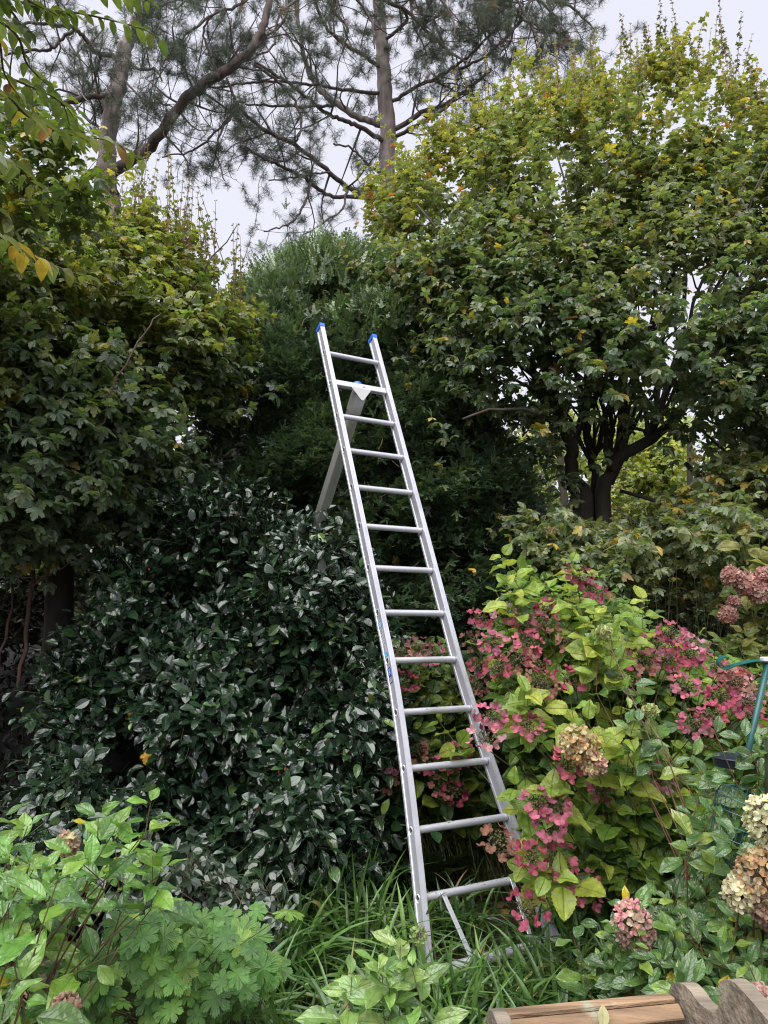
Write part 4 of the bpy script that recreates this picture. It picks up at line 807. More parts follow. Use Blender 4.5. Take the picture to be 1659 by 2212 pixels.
# main lacecap mass in front of and right of the ladder
h1 = thing('hydrangea_bush', (1.35, 3.95, 0), 'large lacecap hydrangea with crimson pink flowers right of the ladder', 'bush')
H1 = [(1050, 1380), (1070, 1300), (1075, 1230), (1130, 1220), (1200, 1260), (1280, 1260), (1340, 1310), (1430, 1330), (1450, 1380), (1530, 1420), (1659, 1440), (1760, 1520), (1700, 1650), (1540, 1690), (1480, 1800), (1330, 1850), (1290, 1930), (1200, 1940), (1170, 1820), (1150, 1710), (1110, 1590), (1065, 1480)]
lv, stm = Acc(), Acc(); d1f = lambda x, y: 3.75-np.clip((y-1350)/500, 0, 1)*.55
C = crown(H1, 900, d1f, lambda x, y: d1f(x, y)+.95, 70, 3, .25, 1.6); shoots(lv, stm, C[:, :3], (1.35, 3.9, 0), .25, 3, ov, .115, hyc)
C = crown(H1, 300, lambda x, y: d1f(x, y)+.3, lambda x, y: d1f(x, y)+1.3, 60, 3, .2, 1.2); shoots(lv, stm, C[:, :3], (1.35, 4.1, 0), .25, 3, ov, .12, hyd)
C = crown([(1240, 1640), (1520, 1640), (1490, 1860), (1400, 1900), (1280, 1900)], 110, 3.25, 3.8, 40, 3, .2, 1.3); shoots(lv, stm, C[:, :3], (1.35, 3.9, 0), .25, 3, ov, .115, hyc)
tp = [px(x, y, d) for x, y, d in ((1085, 1200, 3.7), (1095, 1260, 3.6), (1235, 1215, 3.7), (1235, 1275, 3.5), (1290, 1330, 3.3), (1270, 1350, 3.3), (1390, 1300, 3.5), (1370, 1330, 3.4), (1280, 1400, 3.2), (1320, 1380, 3.2), (1270, 1560, 3.0), (1360, 1600, 3.0), (1130, 1530, 3.15), (950, 1560, 4.0), (1140, 1500, 3.1), (1230, 1500, 3.1), (1110, 1700, 3.1), (1190, 1700, 3.0), (1130, 1870, 3.0), (1180, 1890, 2.95))]
shoots(lv, stm, tp, (1.3, 3.8, 0), .2, 4, ov, .135, pal([(.17, .26, .04), (.22, .30, .045), (.29, .34, .05)]), L=.2, droop=.1)
part(stm, 'stems', M['twig'], h1); part(lv, 'foliage', M['hydra'], h1)
pk = [(.37, .075, .12), (.30, .055, .09), (.42, .13, .18), (.25, .055, .075), (.30, .13, .11), (.46, .23, .27), (.25, .12, .08), (.35, .10, .13), (.47, .12, .16)]
HEADS = [(1040, 1335, 3.7), (1090, 1325, 3.7), (1130, 1350, 3.6), (1178, 1345, 3.6), (1025, 1385, 4.2), (1065, 1385, 3.5), (1140, 1385, 3.45), (1035, 1440, 4.15), (1030, 1480, 4.1), (1075, 1440, 3.35), (1118, 1425, 3.4), (1160, 1430, 3.4),
         (1230, 1385, 3.5), (1450, 1368, 3.6), (1440, 1425, 3.5), (1488, 1418, 3.5), (1550, 1440, 3.4), (1590, 1470, 3.3), (1560, 1505, 3.2), (1610, 1515, 3.2), (1540, 1545, 3.1), (1500, 1560, 3.1), (1620, 1550, 3.0), (1392, 1425, 3.4), (1230, 1465, 3.3), (1170, 1475, 3.2),
         (1058, 1545, 3.15), (1050, 1590, 3.1), (1140, 1566, 3.1), (1225, 1650, 3.0), (1160, 1730, 3.0), (1200, 1745, 3.0), (1190, 1785, 3.0), (1075, 1815, 3.0), (1150, 1850, 2.95), (1205, 1860, 3.05), (1260, 1920, 3.0), (1138, 1960, 2.95), (1430, 1681, 3.3), (1325, 1886, 3.4), (1280, 1275, 3.7), (1250, 1245, 3.7), (1180, 1315, 3.7), (1500, 1390, 3.6), (1640, 1480, 3.4), (1420, 1390, 3.55), (1350, 1470, 3.3), (1480, 1480, 3.3), (1300, 1700, 3.3)]
st = Acc()
for x, y, d in HEADS:
    c = px(x, y, d); col = pk[rng.integers(len(pk))]; lacecap(h1, c, (U(-.3, .3), -.75, .75), U(.055, .075), col)
    b = A([1.3+U(-.2, .2), 3.9+U(-.1, .2), 0]); m = (b+c)/2+A([0, .05, .15]); limbs(st, [A([[*b, .005], [*m, .004], [*(c-A([0, -.02, .05])), .0022], [*c, .0018]])], 5, (.12, .10, .05), 4, 0)
for x, y, d, r, cols in ((1250, 1608, 2.95, .068, [(.50, .36, .17), (.42, .27, .13), (.52, .45, .24)]), (1282, 1650, 2.93, .042, [(.52, .46, .25), (.50, .30, .25)]), (1590, 1465, 3.6, .05, [(.40, .14, .13), (.48, .22, .18)]), (1600, 1515, 3.5, .05, [(.55, .33, .35), (.5, .28, .3)])):
    c = px(x, y, d); mophead(h1, c, r, cols, 90, .017)
    b = A([1.3, 3.9, 0]); m = (b+c)/2+A([0, .05, .15]); limbs(st, [A([[*b, .005], [*m, .004], [*c, .0022]])], 5, (.12, .10, .05), 4, 0)
part(st, 'flower_stalks', M['twig'], h1)
# bush behind the ladder rungs
h2 = thing('hydrangea_bush', (.45, 4.75, 0), 'shaded lacecap hydrangea seen through the lower rungs of the ladder', 'bush')
H2 = [(840, 1400), (900, 1375), (985, 1400), (1010, 1600), (1060, 1700), (1090, 1770), (960, 1750), (900, 1720), (780, 1690), (800, 1560), (845, 1470)]
lv, stm = Acc(), Acc(); C = crown(H2, 230, 4.25, 5.0, 40, 3, .2, 1.3); shoots(lv, stm, C[:, :3], (.45, 4.8, 0), .2, 3, ov, .125, pal([(.07, .12, .025), (.10, .155, .03), (.045, .08, .022), (.16, .2, .03)]))
part(stm, 'stems', M['twig'], h2); part(lv, 'foliage', M['hydra'], h2)
for x, y in ((870, 1408), (905, 1398), (935, 1412), (872, 1470), (900, 1620), (990, 1626), (968, 1645), (915, 1646), (845, 1646), (980, 1711), (830, 1690), (960, 1700)): lacecap(h2, px(x, y, 4.2), (U(-.3, .3), -.7, .7), .075, A(pk[rng.integers(len(pk))])*.9)
# pale mopheads at the right edge, farther back
h3 = thing('hydrangea_bush', (2.6, 4.7, 0), 'hydrangea with faded salmon mophead flowers at the upper right edge', 'bush')
lv, stm = Acc(), Acc(); C = crown([(1560, 1240), (1659, 1160), (1850, 1180), (1850, 1500), (1600, 1450), (1480, 1400), (1540, 1360)], 150, 4.1, 4.8, 50, 3, .3, 1.3); shoots(lv, stm, C[:, :3], (2.6, 4.7, 0), .25, 3, ov, .125, pal([(.10, .14, .035), (.14, .17, .045), (.20, .20, .05)])); part(stm, 'stems', M['twig'], h3); part(lv, 'foliage', M['hydra'], h3)
for x, y, r in ((1580, 1245, .045), (1615, 1262, .062), (1640, 1280, .055), (1655, 1245, .045), (1572, 1328, .04), (1585, 1300, .022)): mophead(h3, px(x, y, 4.05), r, [(.44, .24, .20), (.38, .18, .16), (.46, .32, .26)], 90, .019)

# ------------------------------------------------------------------ panicle hydrangea, front right
h4 = thing('hydrangea_bush', (1.35, 2.75, 0), 'panicle hydrangea with cream and tan flower cones at the lower right edge', 'bush')
H4 = [(1560, 1640), (1640, 1560), (1760, 1560), (1850, 1800), (1850, 2300), (1500, 2230), (1430, 2120), (1290, 2120), (1290, 2060), (1360, 1960), (1450, 1930), (1540, 1880), (1500, 1760)]
pnc = pal([(.085, .165, .038), (.06, .125, .034), (.13, .22, .04), (.20, .28, .045), (.5, .38, .03)], [5, 5, 3, 1.5, .22])
lv, stm = Acc(), Acc(); C = crown(H4, 330, lambda x, y: 2.55-np.clip((y-1600)/600, 0, 1)*.35, lambda x, y: 3.1+0*x, 60, 3, .22, 1.5); shoots(lv, stm, C[:, :3], (1.35, 2.85, 0), .25, 3, ov_n, .10, pnc, scol=(.16, .08, .05))
tp = [px(x, y, d) for x, y, d in ((1360, 1535, 3.0), (1380, 1560, 3.0), (1290, 1385, 3.2), (1330, 1430, 3.2), (1350, 1495, 3.1), (1530, 1690, 2.4), (1540, 1760, 2.35), (1580, 1820, 2.3), (1500, 1640, 2.5), (1545, 1585, 2.5), (1610, 1600, 2.45), (1640, 1620, 2.4), (1350, 1960, 2.5), (1400, 1930, 2.6), (1460, 1950, 2.5), (1590, 1990, 2.3), (1560, 2050, 2.3), (1480, 2080, 2.3), (1380, 2080, 2.4), (1240, 2030, 2.6), (1620, 2090, 2.15), (1470, 2150, 2.1), (1500, 2130, 2.15))]
shoots(lv, stm, tp, (1.35, 2.8, 0), .15, 4, ov_n, .115, pnc, L=.2, droop=.12, scol=(.16, .08, .05))
part(stm, 'stems', M['twig'], h4); part(lv, 'foliage', M['panic'], h4)
st = Acc()
for x, y, d, r, cols, rz in ((1660, 1775, 2.1, .056, [(.62, .66, .34), (.60, .64, .40), (.68, .66, .44)], 1.3), (1648, 1895, 2.1, .062, [(.50, .38, .20), (.42, .27, .14), (.55, .48, .30)], 1.25), (1600, 1930, 2.12, .04, [(.62, .6, .38)], 1.2), (1368, 2000, 2.45, .055, [(.55, .34, .30), (.52, .42, .30), (.58, .27, .28)], 1.4), (1665, 1960, 2.1, .05, [(.30, .2, .14)], 1.2), (1640, 2150, 2.0, .02, [(.5, .35, .3)], 1), (1305, 1365, 3.15, .03, [(.42, .48, .2)], .7), (1405, 1535, 2.95, .022, [(.42, .48, .2)], .7)):
    c = px(x, y, d); mophead(h4, c, r, cols, int(70+900*r), .0135, rz, axis=(-.25, -.35, .8)); b = A([1.35+U(-.1, .1), 2.8, 0]); m = (b+c)/2+A([0, .05, .12]); limbs(st, [A([[*b, .004], [*m, .004], [*c, .002]])], 5, (.16, .09, .055), 4, 0)
part(st, 'flower_stalks', M['twig'], h4)

# ------------------------------------------------------------------ front left shrubs
fc = pal([(.11, .235, .035), (.08, .18, .032), (.15, .28, .04), (.20, .31, .05), (.06, .135, .03), (.42, .36, .03)], [5, 4, 4, 1.5, 3, .05])
s1 = thing('hydrangea_bush', (-1.35, 2.35, 0), 'young light green hydrangea shrub at the lower left edge', 'bush')
lv, stm = Acc(), Acc(); C = crown([(-200, 1830), (0, 1820), (120, 1815), (260, 1800), (340, 1805), (365, 1850), (290, 1890), (200, 1910), (150, 2050), (110, 2300), (-200, 2300)], 135, 2.0, 2.8, 50, 3, .25, 1.4)
shoots(lv, stm, C[:, :3], (-1.35, 2.5, 0), .25, 3, ov_n, .088, fc, droop=.12, scol=(.14, .08, .05))
tp = [px(x, y, d) for x, y, d in ((325, 1735, 2.05), (212, 1765, 2.05), (250, 1790, 2.1), (60, 1785, 2.1), (100, 1880, 1.8), (160, 1850, 1.9), (20, 1850, 1.9), (330, 1850, 2.1), (350, 1875, 2.1), (20, 1950, 1.8), (0, 1770, 2.0), (250, 2055, 2.1), (310, 1800, 2.1))]
shoots(lv, stm, tp, (-1.3, 2.3, 0), .15, 3, ov_n, .105, fc, L=.12, droop=.05, scol=(.12, .07, .04)); shoots(lv, stm, [px(125, 1900, 1.65), px(30, 2080, 1.6), px(10, 2170, 1.55)], (-.95, 1.75, 0), .05, 3, ov_n, .105, fc, L=.12, droop=.05, scol=(.12, .07, .04))
part(stm, 'stems', M['twig'], s1); part(lv, 'foliage', M['panic'], s1)
mophead(s1, px(145, 1825, 2.05), .026, [(.45, .4, .22), (.4, .28, .2)], 50, .012); mophead(s1, px(140, 2180, 1.75), .026, [(.5, .36, .26), (.42, .3, .22)], 50, .012)
s2 = thing('hydrangea_bush', (.05, 2.1, 0), 'single leafy shoot standing in the sedge just left of the ladder foot', 'bush')
lv, stm = Acc(), Acc(); shoots(lv, stm, [px(865, 2045, 2.1), px(830, 2060, 2.1), px(890, 2090, 2.05), px(840, 2120, 2.05), px(760, 2110, 2.15)], (.05, 2.15, 0), .02, 4, ov_n, .115, pal([(.17, .29, .07), (.13, .23, .06), (.22, .33, .09)]), L=.12, droop=.1, scol=(.1, .1, .04)); part(stm, 'stems', M['twig'], s2); part(lv, 'foliage', M['panic'], s2)
mophead(s2, px(905, 2020, 2.1), .022, [(.3, .4, .15)], 26, .008)

# cranesbill clump
gr = thing('cranesbill_plant', (-.8, 2.7, 0), 'clump of lobed cranesbill leaves in front of the holly at lower left', 'plant')
lv, stm = Acc(), Acc(); C = crown([(120, 2070), (230, 2010), (350, 1975), (480, 1975), (570, 2020), (610, 2080), (560, 2150), (450, 2200), (380, 2320), (100, 2320)], 280, 2.25, 2.95, 40, 3, .12, 1.5)
P = C[:, :3]; n = len(P); B = A([-.8, 2.75, 0])+rng.normal(size=(n, 3))*A([.2, .12, 0]); N = nrm(A([0, -.7, .75])+rng.normal(size=(n, 3))*.32); a = U(0, 6.28, n); D = np.stack([np.cos(a), np.sin(a)*.5, np.sin(a)*.5], 1)
sz = U(.065, .108, n); fr = frames(D, N); fr2 = fr.copy(); lv.inst(gera_t, P-fr[:, :, 1]*sz[:, None]*.5, fr, sz, pal([(.09, .20, .045), (.07, .16, .04), (.12, .24, .05), (.16, .26, .05)], [4, 4, 3, 1], j=.14)(P, n))
tubes(stm, np.stack([B, (B+P)/2+A([0, 0, .08]), P], 1), A([[.002, .0018, .0014]])*np.ones((n, 1)), 4, np.broadcast_to(A([.12, .12, .05]), (n, 3)), cap=False); part(stm, 'stalks', M['twig'], gr); part(lv, 'foliage', M['geran'], gr)
# ivy at the holly foot
iv = thing('ivy_plant', (-1.1, 3.2, 0), 'dark ivy leaves creeping between the holly and the cranesbill', 'plant')
lv, stm = Acc(), Acc(); C = crown([(230, 1880), (420, 1870), (560, 1900), (640, 1980), (500, 1990), (300, 1980)], 70, 3.1, 3.6, 40, 3, .2); P = C[:, :3]; leafy(lv, stm, P, rng.normal(size=(len(P), 3))+A([0, 0, .3]), .2, 4, maple_lo, .07, pal([(.02, .045, .02), (.03, .06, .025)]), 'alt', .4, 1, .2, up=(0, -.8, .6)); part(stm, 'stems', M['twig'], iv); part(lv, 'foliage', M['holly'], iv)

# ------------------------------------------------------------------ sedge tussocks
def tussock(x, y, n, L, label, spread=.10):
    n = int(n*.85); L = L*1.2; th = Acc(); B = np.stack([x+rng.normal(size=n)*spread, y+rng.normal(size=n)*spread, np.zeros(n)], 1); a = U(0, 6.28, n); o = np.stack([np.cos(a), np.sin(a), 0*a], 1); l = L*U(.55, 1.15, n); lean = rng.beta(2.2, 1.3, n)*1.1+.05
    K = 9; t = np.linspace(0, 1, K); 
    hgt = (l[:, None]*(t-.74*lean[:, None]*t**2.2)); outw = l[:, None]*lean[:, None]*(.18*t+.78*t**1.8)
    C_ = B[:, None]+o[:, None]*outw[:, :, None]+A([0, 0, 1.])*np.maximum(hgt, 0.012)[:, :, None]
    sd = np.cross(o, A([0, 0, 1.])); sd = nrm(sd+rng.normal(size=(n, 3))*.25); w = (U(.0055, .0110, n)[:, None]*np.minimum(1, 3.2*(1-t)+.03)*(.6+.4*np.minimum(1, t*4)))
    fold = A([0, 0, 1.])*.35
    Lf = C_-sd[:, None]*w[:, :, None]+fold*w[:, :, None]; Rt = C_+sd[:, None]*w[:, :, None]+fold*w[:, :, None]
    V = np.stack([Lf, C_, Rt], 2).reshape(-1, 3); i = np.arange(K-1)[:, None]*3; j = np.arange(2)[None]
    q = np.stack([i+j, i+j+1, i+3+j+1, i+3+j], -1).reshape(-1, 4); q = (q[None]+(np.arange(n)*K*3)[:, None, None]).reshape(-1, 4)
    c = pal([(.055, .12, .026), (.04, .09, .020), (.08, .16, .030), (.12, .20, .045), (.34, .27, .14)], [5, 5, 3, 1, .18])(B, n)
    uv = np.tile(np.stack([np.tile(A([-1, 0, 1.]), K), np.repeat(t, 3)], 1), (n, 1)); th.add(V, q, np.repeat(c, K*3, 0), uv)
    ob = thing_mesh(th, 'sedge_tussock', M['sedge'], (x, y, 0)); tag(ob, label, 'grass tussock', 'sedge tussocks around the ladder foot')
def thing_mesh(acc, name, mat, base, smooth=False):
    acc.V = [v-A(base, float) for v in acc.V]; o = acc.build(name, mat, None, smooth); o.location = base; return o
TS = [(-.32, 3.85, 170, .55), (-.05, 3.55, 170, .50), (-.45, 3.35, 170, .5), (.33, 3.95, 120, .36), (.12, 3.0, 200, .44), (.50, 3.00, 220, .42), (.80, 3.10, 200, .42), (1.05, 3.35, 200, .50), (-.12, 2.75, 230, .46), (.28, 2.70, 260, .42), (.62, 2.70, 240, .40), (.95, 2.85, 200, .48), (-.35, 2.5, 200, .42), (.05, 2.3, 220, .40), (-.62, 2.75, 120, .55), (.75, 3.65, 140, .32), (.42, 2.35, 200, .4)]
for i, (x, y, n, L) in enumerate(TS):
    lab = 'arching green sedge tussock among the others around the ladder foot'
    if i == 0: lab = 'farthest sedge tussock, against the holly just left of the ladder'
    if i == 14: lab = 'leftmost sedge tussock with stiff upright blades among the cranesbill'
    if i == 7: lab = 'rightmost sedge tussock beneath the pink hydrangea flowers'
    tussock(x, y, n, L, lab)

# fern in the shade behind the ladder
fn = thing('fern', (.25, 5.0, 0), 'dark fern in the shade behind the lower rungs', 'fern'); lv = Acc(); n = 16; a = np.linspace(0, 6.28, n)
P = np.tile(A([[.25, 4.6, .05]]), (n, 1))+rng.normal(size=(n, 3))*.03; D = np.stack([np.cos(a), np.sin(a), U(.5, 1.1, n)], 1); lv.inst(yew_t, P, frames(D, A([0, 0, 1.])+0*D), np.stack([U(.45, .55, n), U(.4, .55, n), U(.4, .5, n)], 1), pal([(.02, .04, .015), (.03, .05, .02)])(P, n)); part(lv, 'fronds', M['maple'], fn)

# ------------------------------------------------------------------ hornbeam twigs hanging in at top left, near the camera
hb = thing('hornbeam_tree', (-3.2, 2.6, 0), 'hornbeam reaching in from the left with yellowing leaves close to the camera', 'tree')
tr = Acc(); limbs(tr, [A([[-3.2, 2.6, 0, .10], [-3.15, 2.6, 1.5, .09], [-3.05, 2.6, 3, .07], [-2.9, 2.6, 4.5, .045]])], 12, (.10, .09, .075)); part(tr, 'trunk', M['bark'], hb, True)
SPR = [([(-250, -120, 1.9), (60, 10, 2.2), (180, 30, 2.3), (300, 60, 2.4), (348, 85, 2.45)], 0), ([(-250, -180, 2.0), (150, -40, 2.2), (290, -10, 2.3), (330, 8, 2.35)], 0), ([(-200, -60, 1.7), (20, 60, 2.0), (60, 140, 2.1), (120, 200, 2.2), (165, 260, 2.3)], 0),
       ([(-200, 150, 1.6), (0, 200, 1.8), (60, 250, 1.9), (150, 290, 2.1), (240, 305, 2.2), (305, 345, 2.3)], 1), ([(-150, 280, 1.6), (-20, 330, 1.7), (40, 360, 1.8), (70, 400, 1.9)], 1), ([(-200, 420, 1.5), (0, 510, 1.7), (50, 540, 1.8), (120, 575, 1.9), (190, 600, 2.0)], 1),
       ([(-200, -20, 1.6), (-20, 60, 1.8), (10, 160, 1.9), (50, 220, 2.0)], 1), ([(-200, 60, 1.7), (-30, 150, 1.9), (50, 180, 2.0), (130, 220, 2.1), (150, 270, 2.2)], 0), ([(-150, -150, 1.9), (30, -20, 2.1), (100, 20, 2.2), (150, 30, 2.3)], 0), ([(-250, 240, 1.7), (-60, 280, 1.8), (20, 320, 1.9)], 1), ([(-100, -100, 2.0), (20, 20, 2.2), (50, 60, 2.2), (75, 70, 2.2)], 0), ([(-200, 360, 1.6), (-40, 430, 1.75), (10, 470, 1.8), (30, 500, 1.8)], 1)]
hA = pal([(.085, .125, .03), (.11, .15, .035), (.07, .105, .03), (.36, .25, .03)], [4, 4, 3, .3]); hB = pal([(.09, .12, .035), (.12, .135, .035), (.36, .26, .04), (.28, .15, .08), (.15, .18, .08)], [3, 3, 1, .8, 1])
lv = Acc(); st = Acc()
for rows, kind in SPR:
    q = A([[*px(x, y, d), .0035] for x, y, d in rows]); q[:, 3] = np.linspace(.006, .0012, len(q)); s = smooth_path(q, 8); tubes(st, s[:, :3][None], s[:, 3][None], 6, (.10, .07, .05))
    L = np.concatenate([[0], np.cumsum(np.linalg.norm(np.diff(s[:, :3], axis=0), axis=1))]); m = int(L[-1]/.025); tt = np.linspace(L[-1]*.12, L[-1], m)
    P = np.stack([np.interp(tt, L, s[:, i]) for i in range(3)], 1); T = nrm(np.gradient(P, axis=0)); sd = nrm(np.cross(T, A([0, 0, 1.]))); sg = np.where(np.arange(m) % 2, 1, -1)[:, None]
    D = nrm(T*.75+sd*sg*.85+A([0, 0, -.55])+rng.normal(size=(m, 3))*.18); N = nrm(A([0, -.1, 1.])+sd*sg*.25+rng.normal(size=(m, 3))*.25); lv.inst(horn_t, P, frames(D, N), U(.05, .088, m)*np.linspace(1.05, .75, m), (hB if kind else hA)(P, m))

for q_ in (A([[-3.05, 2.6, 3, .03], [-2.2, 2.2, 3.2, .015], [-1.5, 2.0, 3.1, .008]]), A([[-3.1, 2.6, 2.4, .03], [-2.2, 2.1, 2.6, .014], [-1.3, 1.7, 2.4, .007]])):
    b = Acc(); limbs(b, [q_], 7, (.10, .08, .06)); part(b, 'branch', M['bark'], hb, True)
part(st, 'twigs', M['bark'], hb, True); part(lv, 'foliage', M['horn'], hb, True)
lv, stm = Acc(), Acc()   # its leafy lower crown at mid distance behind those twigs
C = crown([(-300, 250), (-40, 240), (60, 270), (150, 340), (190, 420), (120, 500), (-300, 600)], 260, 3.0, 3.9, 80, 2.2, .38, 1.5); P = C[:, :3]
leafy(lv, stm, P, crown_dirs(P, px(-200, 500, 3.6), .2, .5), U(.2, .35, len(P)), 6, maple_t, .07, pal([(.06, .095, .025), (.09, .125, .028), (.12, .15, .03), (.4, .3, .04)], [4, 4, 2, .4]), 'alt', .5, .9, .4, nj=.4)
ml = thing('maple_tree', (-2.9, 3.6, 0), 'maple sapling with hanging twigs in the upper left corner behind the hornbeam', 'tree'); part(stm, 'twigs', M['twig'], ml); part(lv, 'foliage', M['maple'], ml)
tr = Acc(); limbs(tr, [A([[-2.9, 3.6, 0, .04], [-2.8, 3.6, 1.6, .034], [-2.6, 3.5, 3, .02], [-2.2, 3.4, 3.9, .008]])], 8, (.08, .07, .055)); part(tr, 'trunk', M['bark'], ml, True)

# ------------------------------------------------------------------ bench: scrolled arm and shaped back
WD = (.19, .12, .07); WG = (.20, .165, .125)
bn = thing('garden_bench', (.9, 1.7, 0), 'weathered teak garden bench with rolled slatted arm and wavy back', 'bench')
pl, prr = A([.285, 1.951, .63]), A([.755, 2.035, .63]); ad = nrm(prr-pl); bd = nrm(A([ad[1], -ad[0], 0])); up = A([0, 0, 1.])
def disc_board(c, r, drop, th_, nm):       # board with a round top, drop below
    a_ = Acc(); V = []; pts = [(-r*.95, -drop)]+[(-math.cos(t)*r, math.sin(t)*r) for t in np.linspace(-.1, math.pi+.1, 22)]+[(r*.95, -drop)]
    m = len(pts); path = A([c-ad*th_/2, c-ad*(th_/2-.004), c+ad*(th_/2-.004), c+ad*th_/2]); 
    V = []
    for k_, pc in enumerate(path):
        f = .955 if k_ in (0, 3) else 1
        for x, y in pts: V.append(pc+bd*x*f+up*y*(f if y > 0 else 1))
    V = A(V); q = [[r_*m+i, r_*m+(i+1) % m, (r_+1)*m+(i+1) % m, (r_+1)*m+i] for r_ in range(3) for i in range(m)]
    t = [[0, i+1, i] for i in range(1, m-1)]+[[3*m, 3*m+i, 3*m+i+1] for i in range(1, m-1)]; a_.add(V, [A(q), A(t)], WG); return part(a_, nm, M['wood'], bn)
disc_board(pl-up*.065, .065, .32, .038, 'arm_end')
for ang, w in ((92, .034), (48, .040), (-4, .036), (-50, .036), (140, .036), (186, .036)):   # slats round the roll
    a = math.radians(ang); rr = .056; n_ = -bd*math.cos(a)*-1+up*math.sin(a); n_ = nrm(bd*math.cos(a)+up*math.sin(a)); tg_ = np.cross(ad, n_)
    c = (pl+prr)/2-up*.065+n_*rr; b = Acc(); box(b, c, tg_, ad, n_, w*.92, np.linalg.norm(prr-pl)-.03, .014, tuple(A(WD)*U(.85, 1.25)), .003); part(b, 'arm_slat', M['wood'], bn)
b = Acc(); box(b, (pl+prr)/2-up*.25, bd, ad, up, .05, .5, .06, WD, .004); part(b, 'arm_rail', M['wood'], bn)
# shaped back board: outline points seen in the photograph dropped on the back plane
n_pl = ad; p0 = prr+ad*.0
def on_back(x, y):
    dr = px(x, y, 1.)-A([0, 0, CZ]); o = A([0, 0, CZ]); t = ((p0-o)@n_pl)/(dr@n_pl); q_ = o+dr*t; return (q_-p0)@bd, q_[2]
ol = [on_back(x, y) for x, y in ((1449, 2128), (1462, 2123), (1478, 2128), (1492, 2142), (1503, 2158), (1517, 2173), (1532, 2183), (1542, 2187), (1549, 2180), (1553, 2165), (1552, 2148), (1551, 2133), (1556, 2121), (1566, 2116), (1580, 2119), (1595, 2131), (1612, 2150), (1630, 2170), (1650, 2194), (1680, 2225))]
ol = smooth_path([(a, b, 0) for a, b in ol], 3)[:, :2]
x_end = ol[-1, 0]; top_x = np.concatenate([ol, [[x_end+.25, ol[-1, 1]+.02], [x_end+.7, ol[-1, 1]+.03]]])
low = A([[x_end+.7, .38], [ol[0, 0]-.03, .38], [ol[0, 0]-.03, ol[0, 1]-.05]])
prof = np.concatenate([top_x, low]); m = len(prof)
import bmesh
def slab(prof, plane0, ex, ey, nv, th_, col, nm, mat, parent):
    bm = bmesh.new(); vs = [bm.verts.new(tuple(plane0+ex*a+ey*b)) for a, b in prof]; f = bm.faces.new(vs); r = bmesh.ops.extrude_face_region(bm, geom=[f]); 
    bmesh.ops.translate(bm, verts=[v for v in r['geom'] if isinstance(v, bmesh.types.BMVert)], vec=tuple(nv*th_)); bmesh.ops.recalc_face_normals(bm, faces=bm.faces)
    for v in bm.verts: v.co = v.co-Vector(tuple(A(parent.location)))
    me = bpy.data.meshes.new(nm); bm.to_mesh(me); bm.free(); at = me.attributes.new('col', 'FLOAT_COLOR', 'POINT'); at.data.foreach_set('color', np.tile([*col, 1], len(me.vertices)).astype(np.float32))
    o = bpy.data.objects.new(nm, me); COL.objects.link(o); o.parent = parent; me.materials.append(mat); return o
slab(prof, A([p0[0], p0[1], 0]), bd, up, ad, .038, WG, 'back_board', M['wood'], bn)
for i in range(3):   # seat slats below, out of view
    b = Acc(); box(b, A([p0[0], p0[1], .42])-ad*(.08+.13*i)+bd*.6, ad, bd, up, .10, 1.5, .022, WD, .004); part(b, 'seat_slat', M['wood'], bn)
for q_, h_ in ((pl, .30), (prr-ad*.03, .40), (pl+bd*1.2, .42), (prr+bd*1.2-ad*.03, .42)):
    b = Acc(); box(b, A([q_[0], q_[1], h_/2]), ad, up, bd, .05, h_, .06, WD, .004); part(b, 'leg', M['wood'], bn)
f = Acc(); P = px([1302], [2212], [1.93]); P[:, 2] = .60; f.inst(ell, P, frames(A([[.15, .2, .95]]), A([[0, -1., .2]])), A([.05]), A([(.40, .38, .20)])); tag(f.build('fallen_leaf', M['litter']), 'small pale leaf stuck to the bench arm slats', 'leaf')

# ------------------------------------------------------------------ bird feeding station at the right edge
fs = thing('bird_feeding_station', tuple(px(1600, 1700, 2.6)*A([1, 1, 0])), 'green metal bird feeding station with curled hook and mesh tray among hydrangeas', 'bird feeder')
GC = (.008, .07, .065)
b = Acc(); a0 = px(1659, 1430, 2.6); a1 = px(1612, 1640, 2.6); foot = a1+(a1-a0)*1.0; foot[2] = 0; tubes(b, A([foot, a1, a0]), A([.011, .011, .011]), 14, GC); part(b, 'pole', M['green'], fs, True)
ribs = smooth_path([[*px(x, y, 2.6)] for x, y in ((1577, 1424), (1568, 1419), (1558, 1420), (1551, 1431), (1556, 1442), (1568, 1443), (1589, 1436), (1612, 1430), (1631, 1427), (1649, 1428), (1659, 1432))], 4)
b = Acc(); V = []; T = nrm(np.gradient(ribs, axis=0)); sw = A([0., 1, .25])*.012; nn = nrm(np.cross(T, sw))*.0012
V = np.stack([ribs-sw+nn, ribs+sw+nn, ribs+sw-nn, ribs-sw-nn], 1).reshape(-1, 3); k = len(ribs); q = A([[i*4+j, i*4+(j+1) % 4, i*4+4+(j+1) % 4, i*4+4+j] for i in range(k-1) for j in range(4)]); b.add(V, q, (.008, .085, .075)); part(b, 'hook', M['green'], fs)
b = Acc(); c = px(1656, 1424, 2.6); box(b, c, (1, 0, 0), (0, 1, 0), (0, 0, 1), .035, .03, .016, (.6, .6, .6), .003); part(b, 'clip', M['plas'], fs)
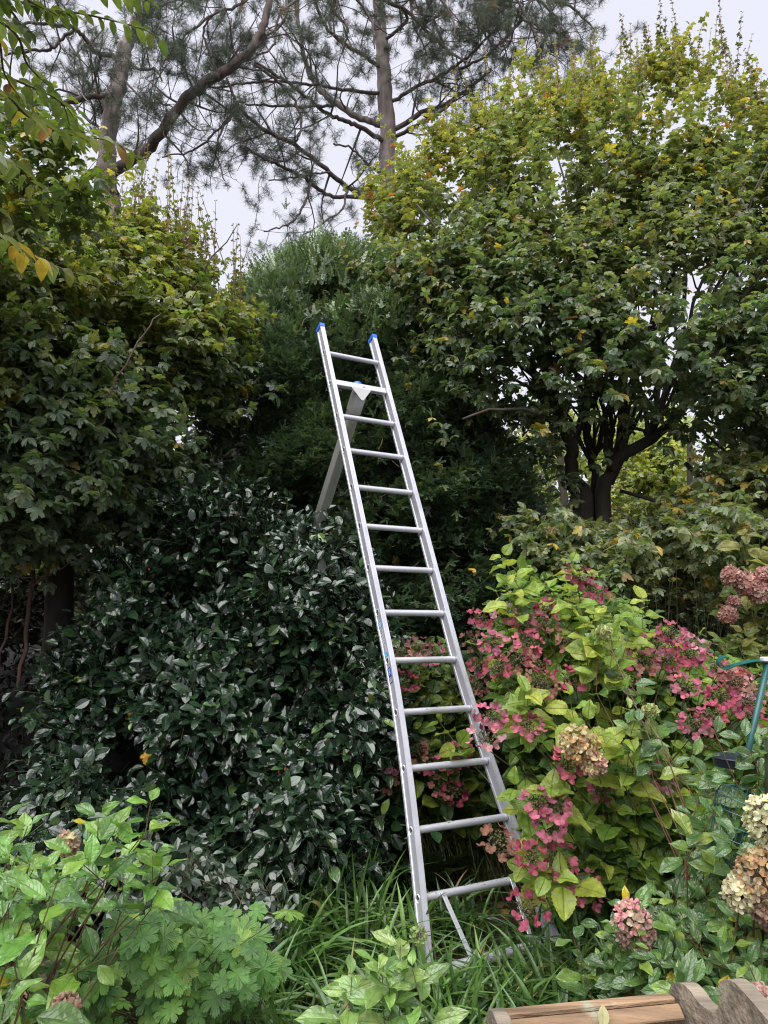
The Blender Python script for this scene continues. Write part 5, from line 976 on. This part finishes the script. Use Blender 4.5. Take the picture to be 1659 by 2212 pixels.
b = Acc(); c = px(1600, 1655, 2.6); nn_ = 28; a = np.arange(nn_)*2*np.pi/nn_; V = []
for r_, z_ in ((.085, .0), (.090, .028), (.095, .030), (.092, .033), (.086, .030), (.080, .004)): V.append(c+np.stack([np.cos(a)*r_, np.sin(a)*r_, 0*a+z_], 1))
V = np.concatenate(V); q = A([[r_*nn_+i, r_*nn_+(i+1) % nn_, (r_+1)*nn_+(i+1) % nn_, (r_+1)*nn_+i] for r_ in range(5) for i in range(nn_)]); t = A([[0, i+1, i] for i in range(1, nn_-1)]+[[5*nn_, 5*nn_+i, 5*nn_+i+1] for i in range(1, nn_-1)])
b.add(V, [q, t], (.012, .02, .03)); part(b, 'water_dish', M['green'], fs)
b = Acc(); c = px(1590, 1800, 2.45); R1, R2, hgt = .085, .060, .20; tilt = nrm(A([.35, 0, 1.])); X = nrm(np.cross(tilt, A([0, 1., 0]))); Y = np.cross(tilt, X)
for hh, rr in ((.5, R1), (.3, R1*.97), (.1, R1*.93), (-.1, R1*.88), (-.3, R1*.82), (-.5, R1*.74)):
    a = np.linspace(0, 2*np.pi, 33); tubes(b, c+tilt*hh*hgt+rr*(np.cos(a)[:, None]*X+np.sin(a)[:, None]*Y), .0016, 5, GC, cap=False)
for a in np.linspace(0, 2*np.pi, 29)[:-1]:
    d_ = np.cos(a)*X+np.sin(a)*Y; tubes(b, A([c-tilt*.5*hgt, c-tilt*.5*hgt+d_*R1*.74, c+tilt*.5*hgt+d_*R1, c+tilt*.62*hgt+d_*R1*.9, c+tilt*.72*hgt+d_*R1*.5]), .0013, 4, GC, cap=False)
part(b, 'mesh_basket', M['green'], fs)
tf = Acc(); c = px(1676, 1712, 2.35); tubes(tf, A([c+A([.015, 0, .16]), c+A([.008, 0, .06]), c+A([0, 0, -.045]), c+A([-.001, 0, -.055])]), A([.034, .034, .036, .030]), 20, (.035, .045, .028)); o = thing_mesh(tf, 'tube_feeder', M['murky'], tuple(c), True); tag(o, 'murky grey green tube feeder at the right edge above the cream flower', 'bird feeder')
print('verts', sum(len(m.vertices) for m in bpy.data.meshes))
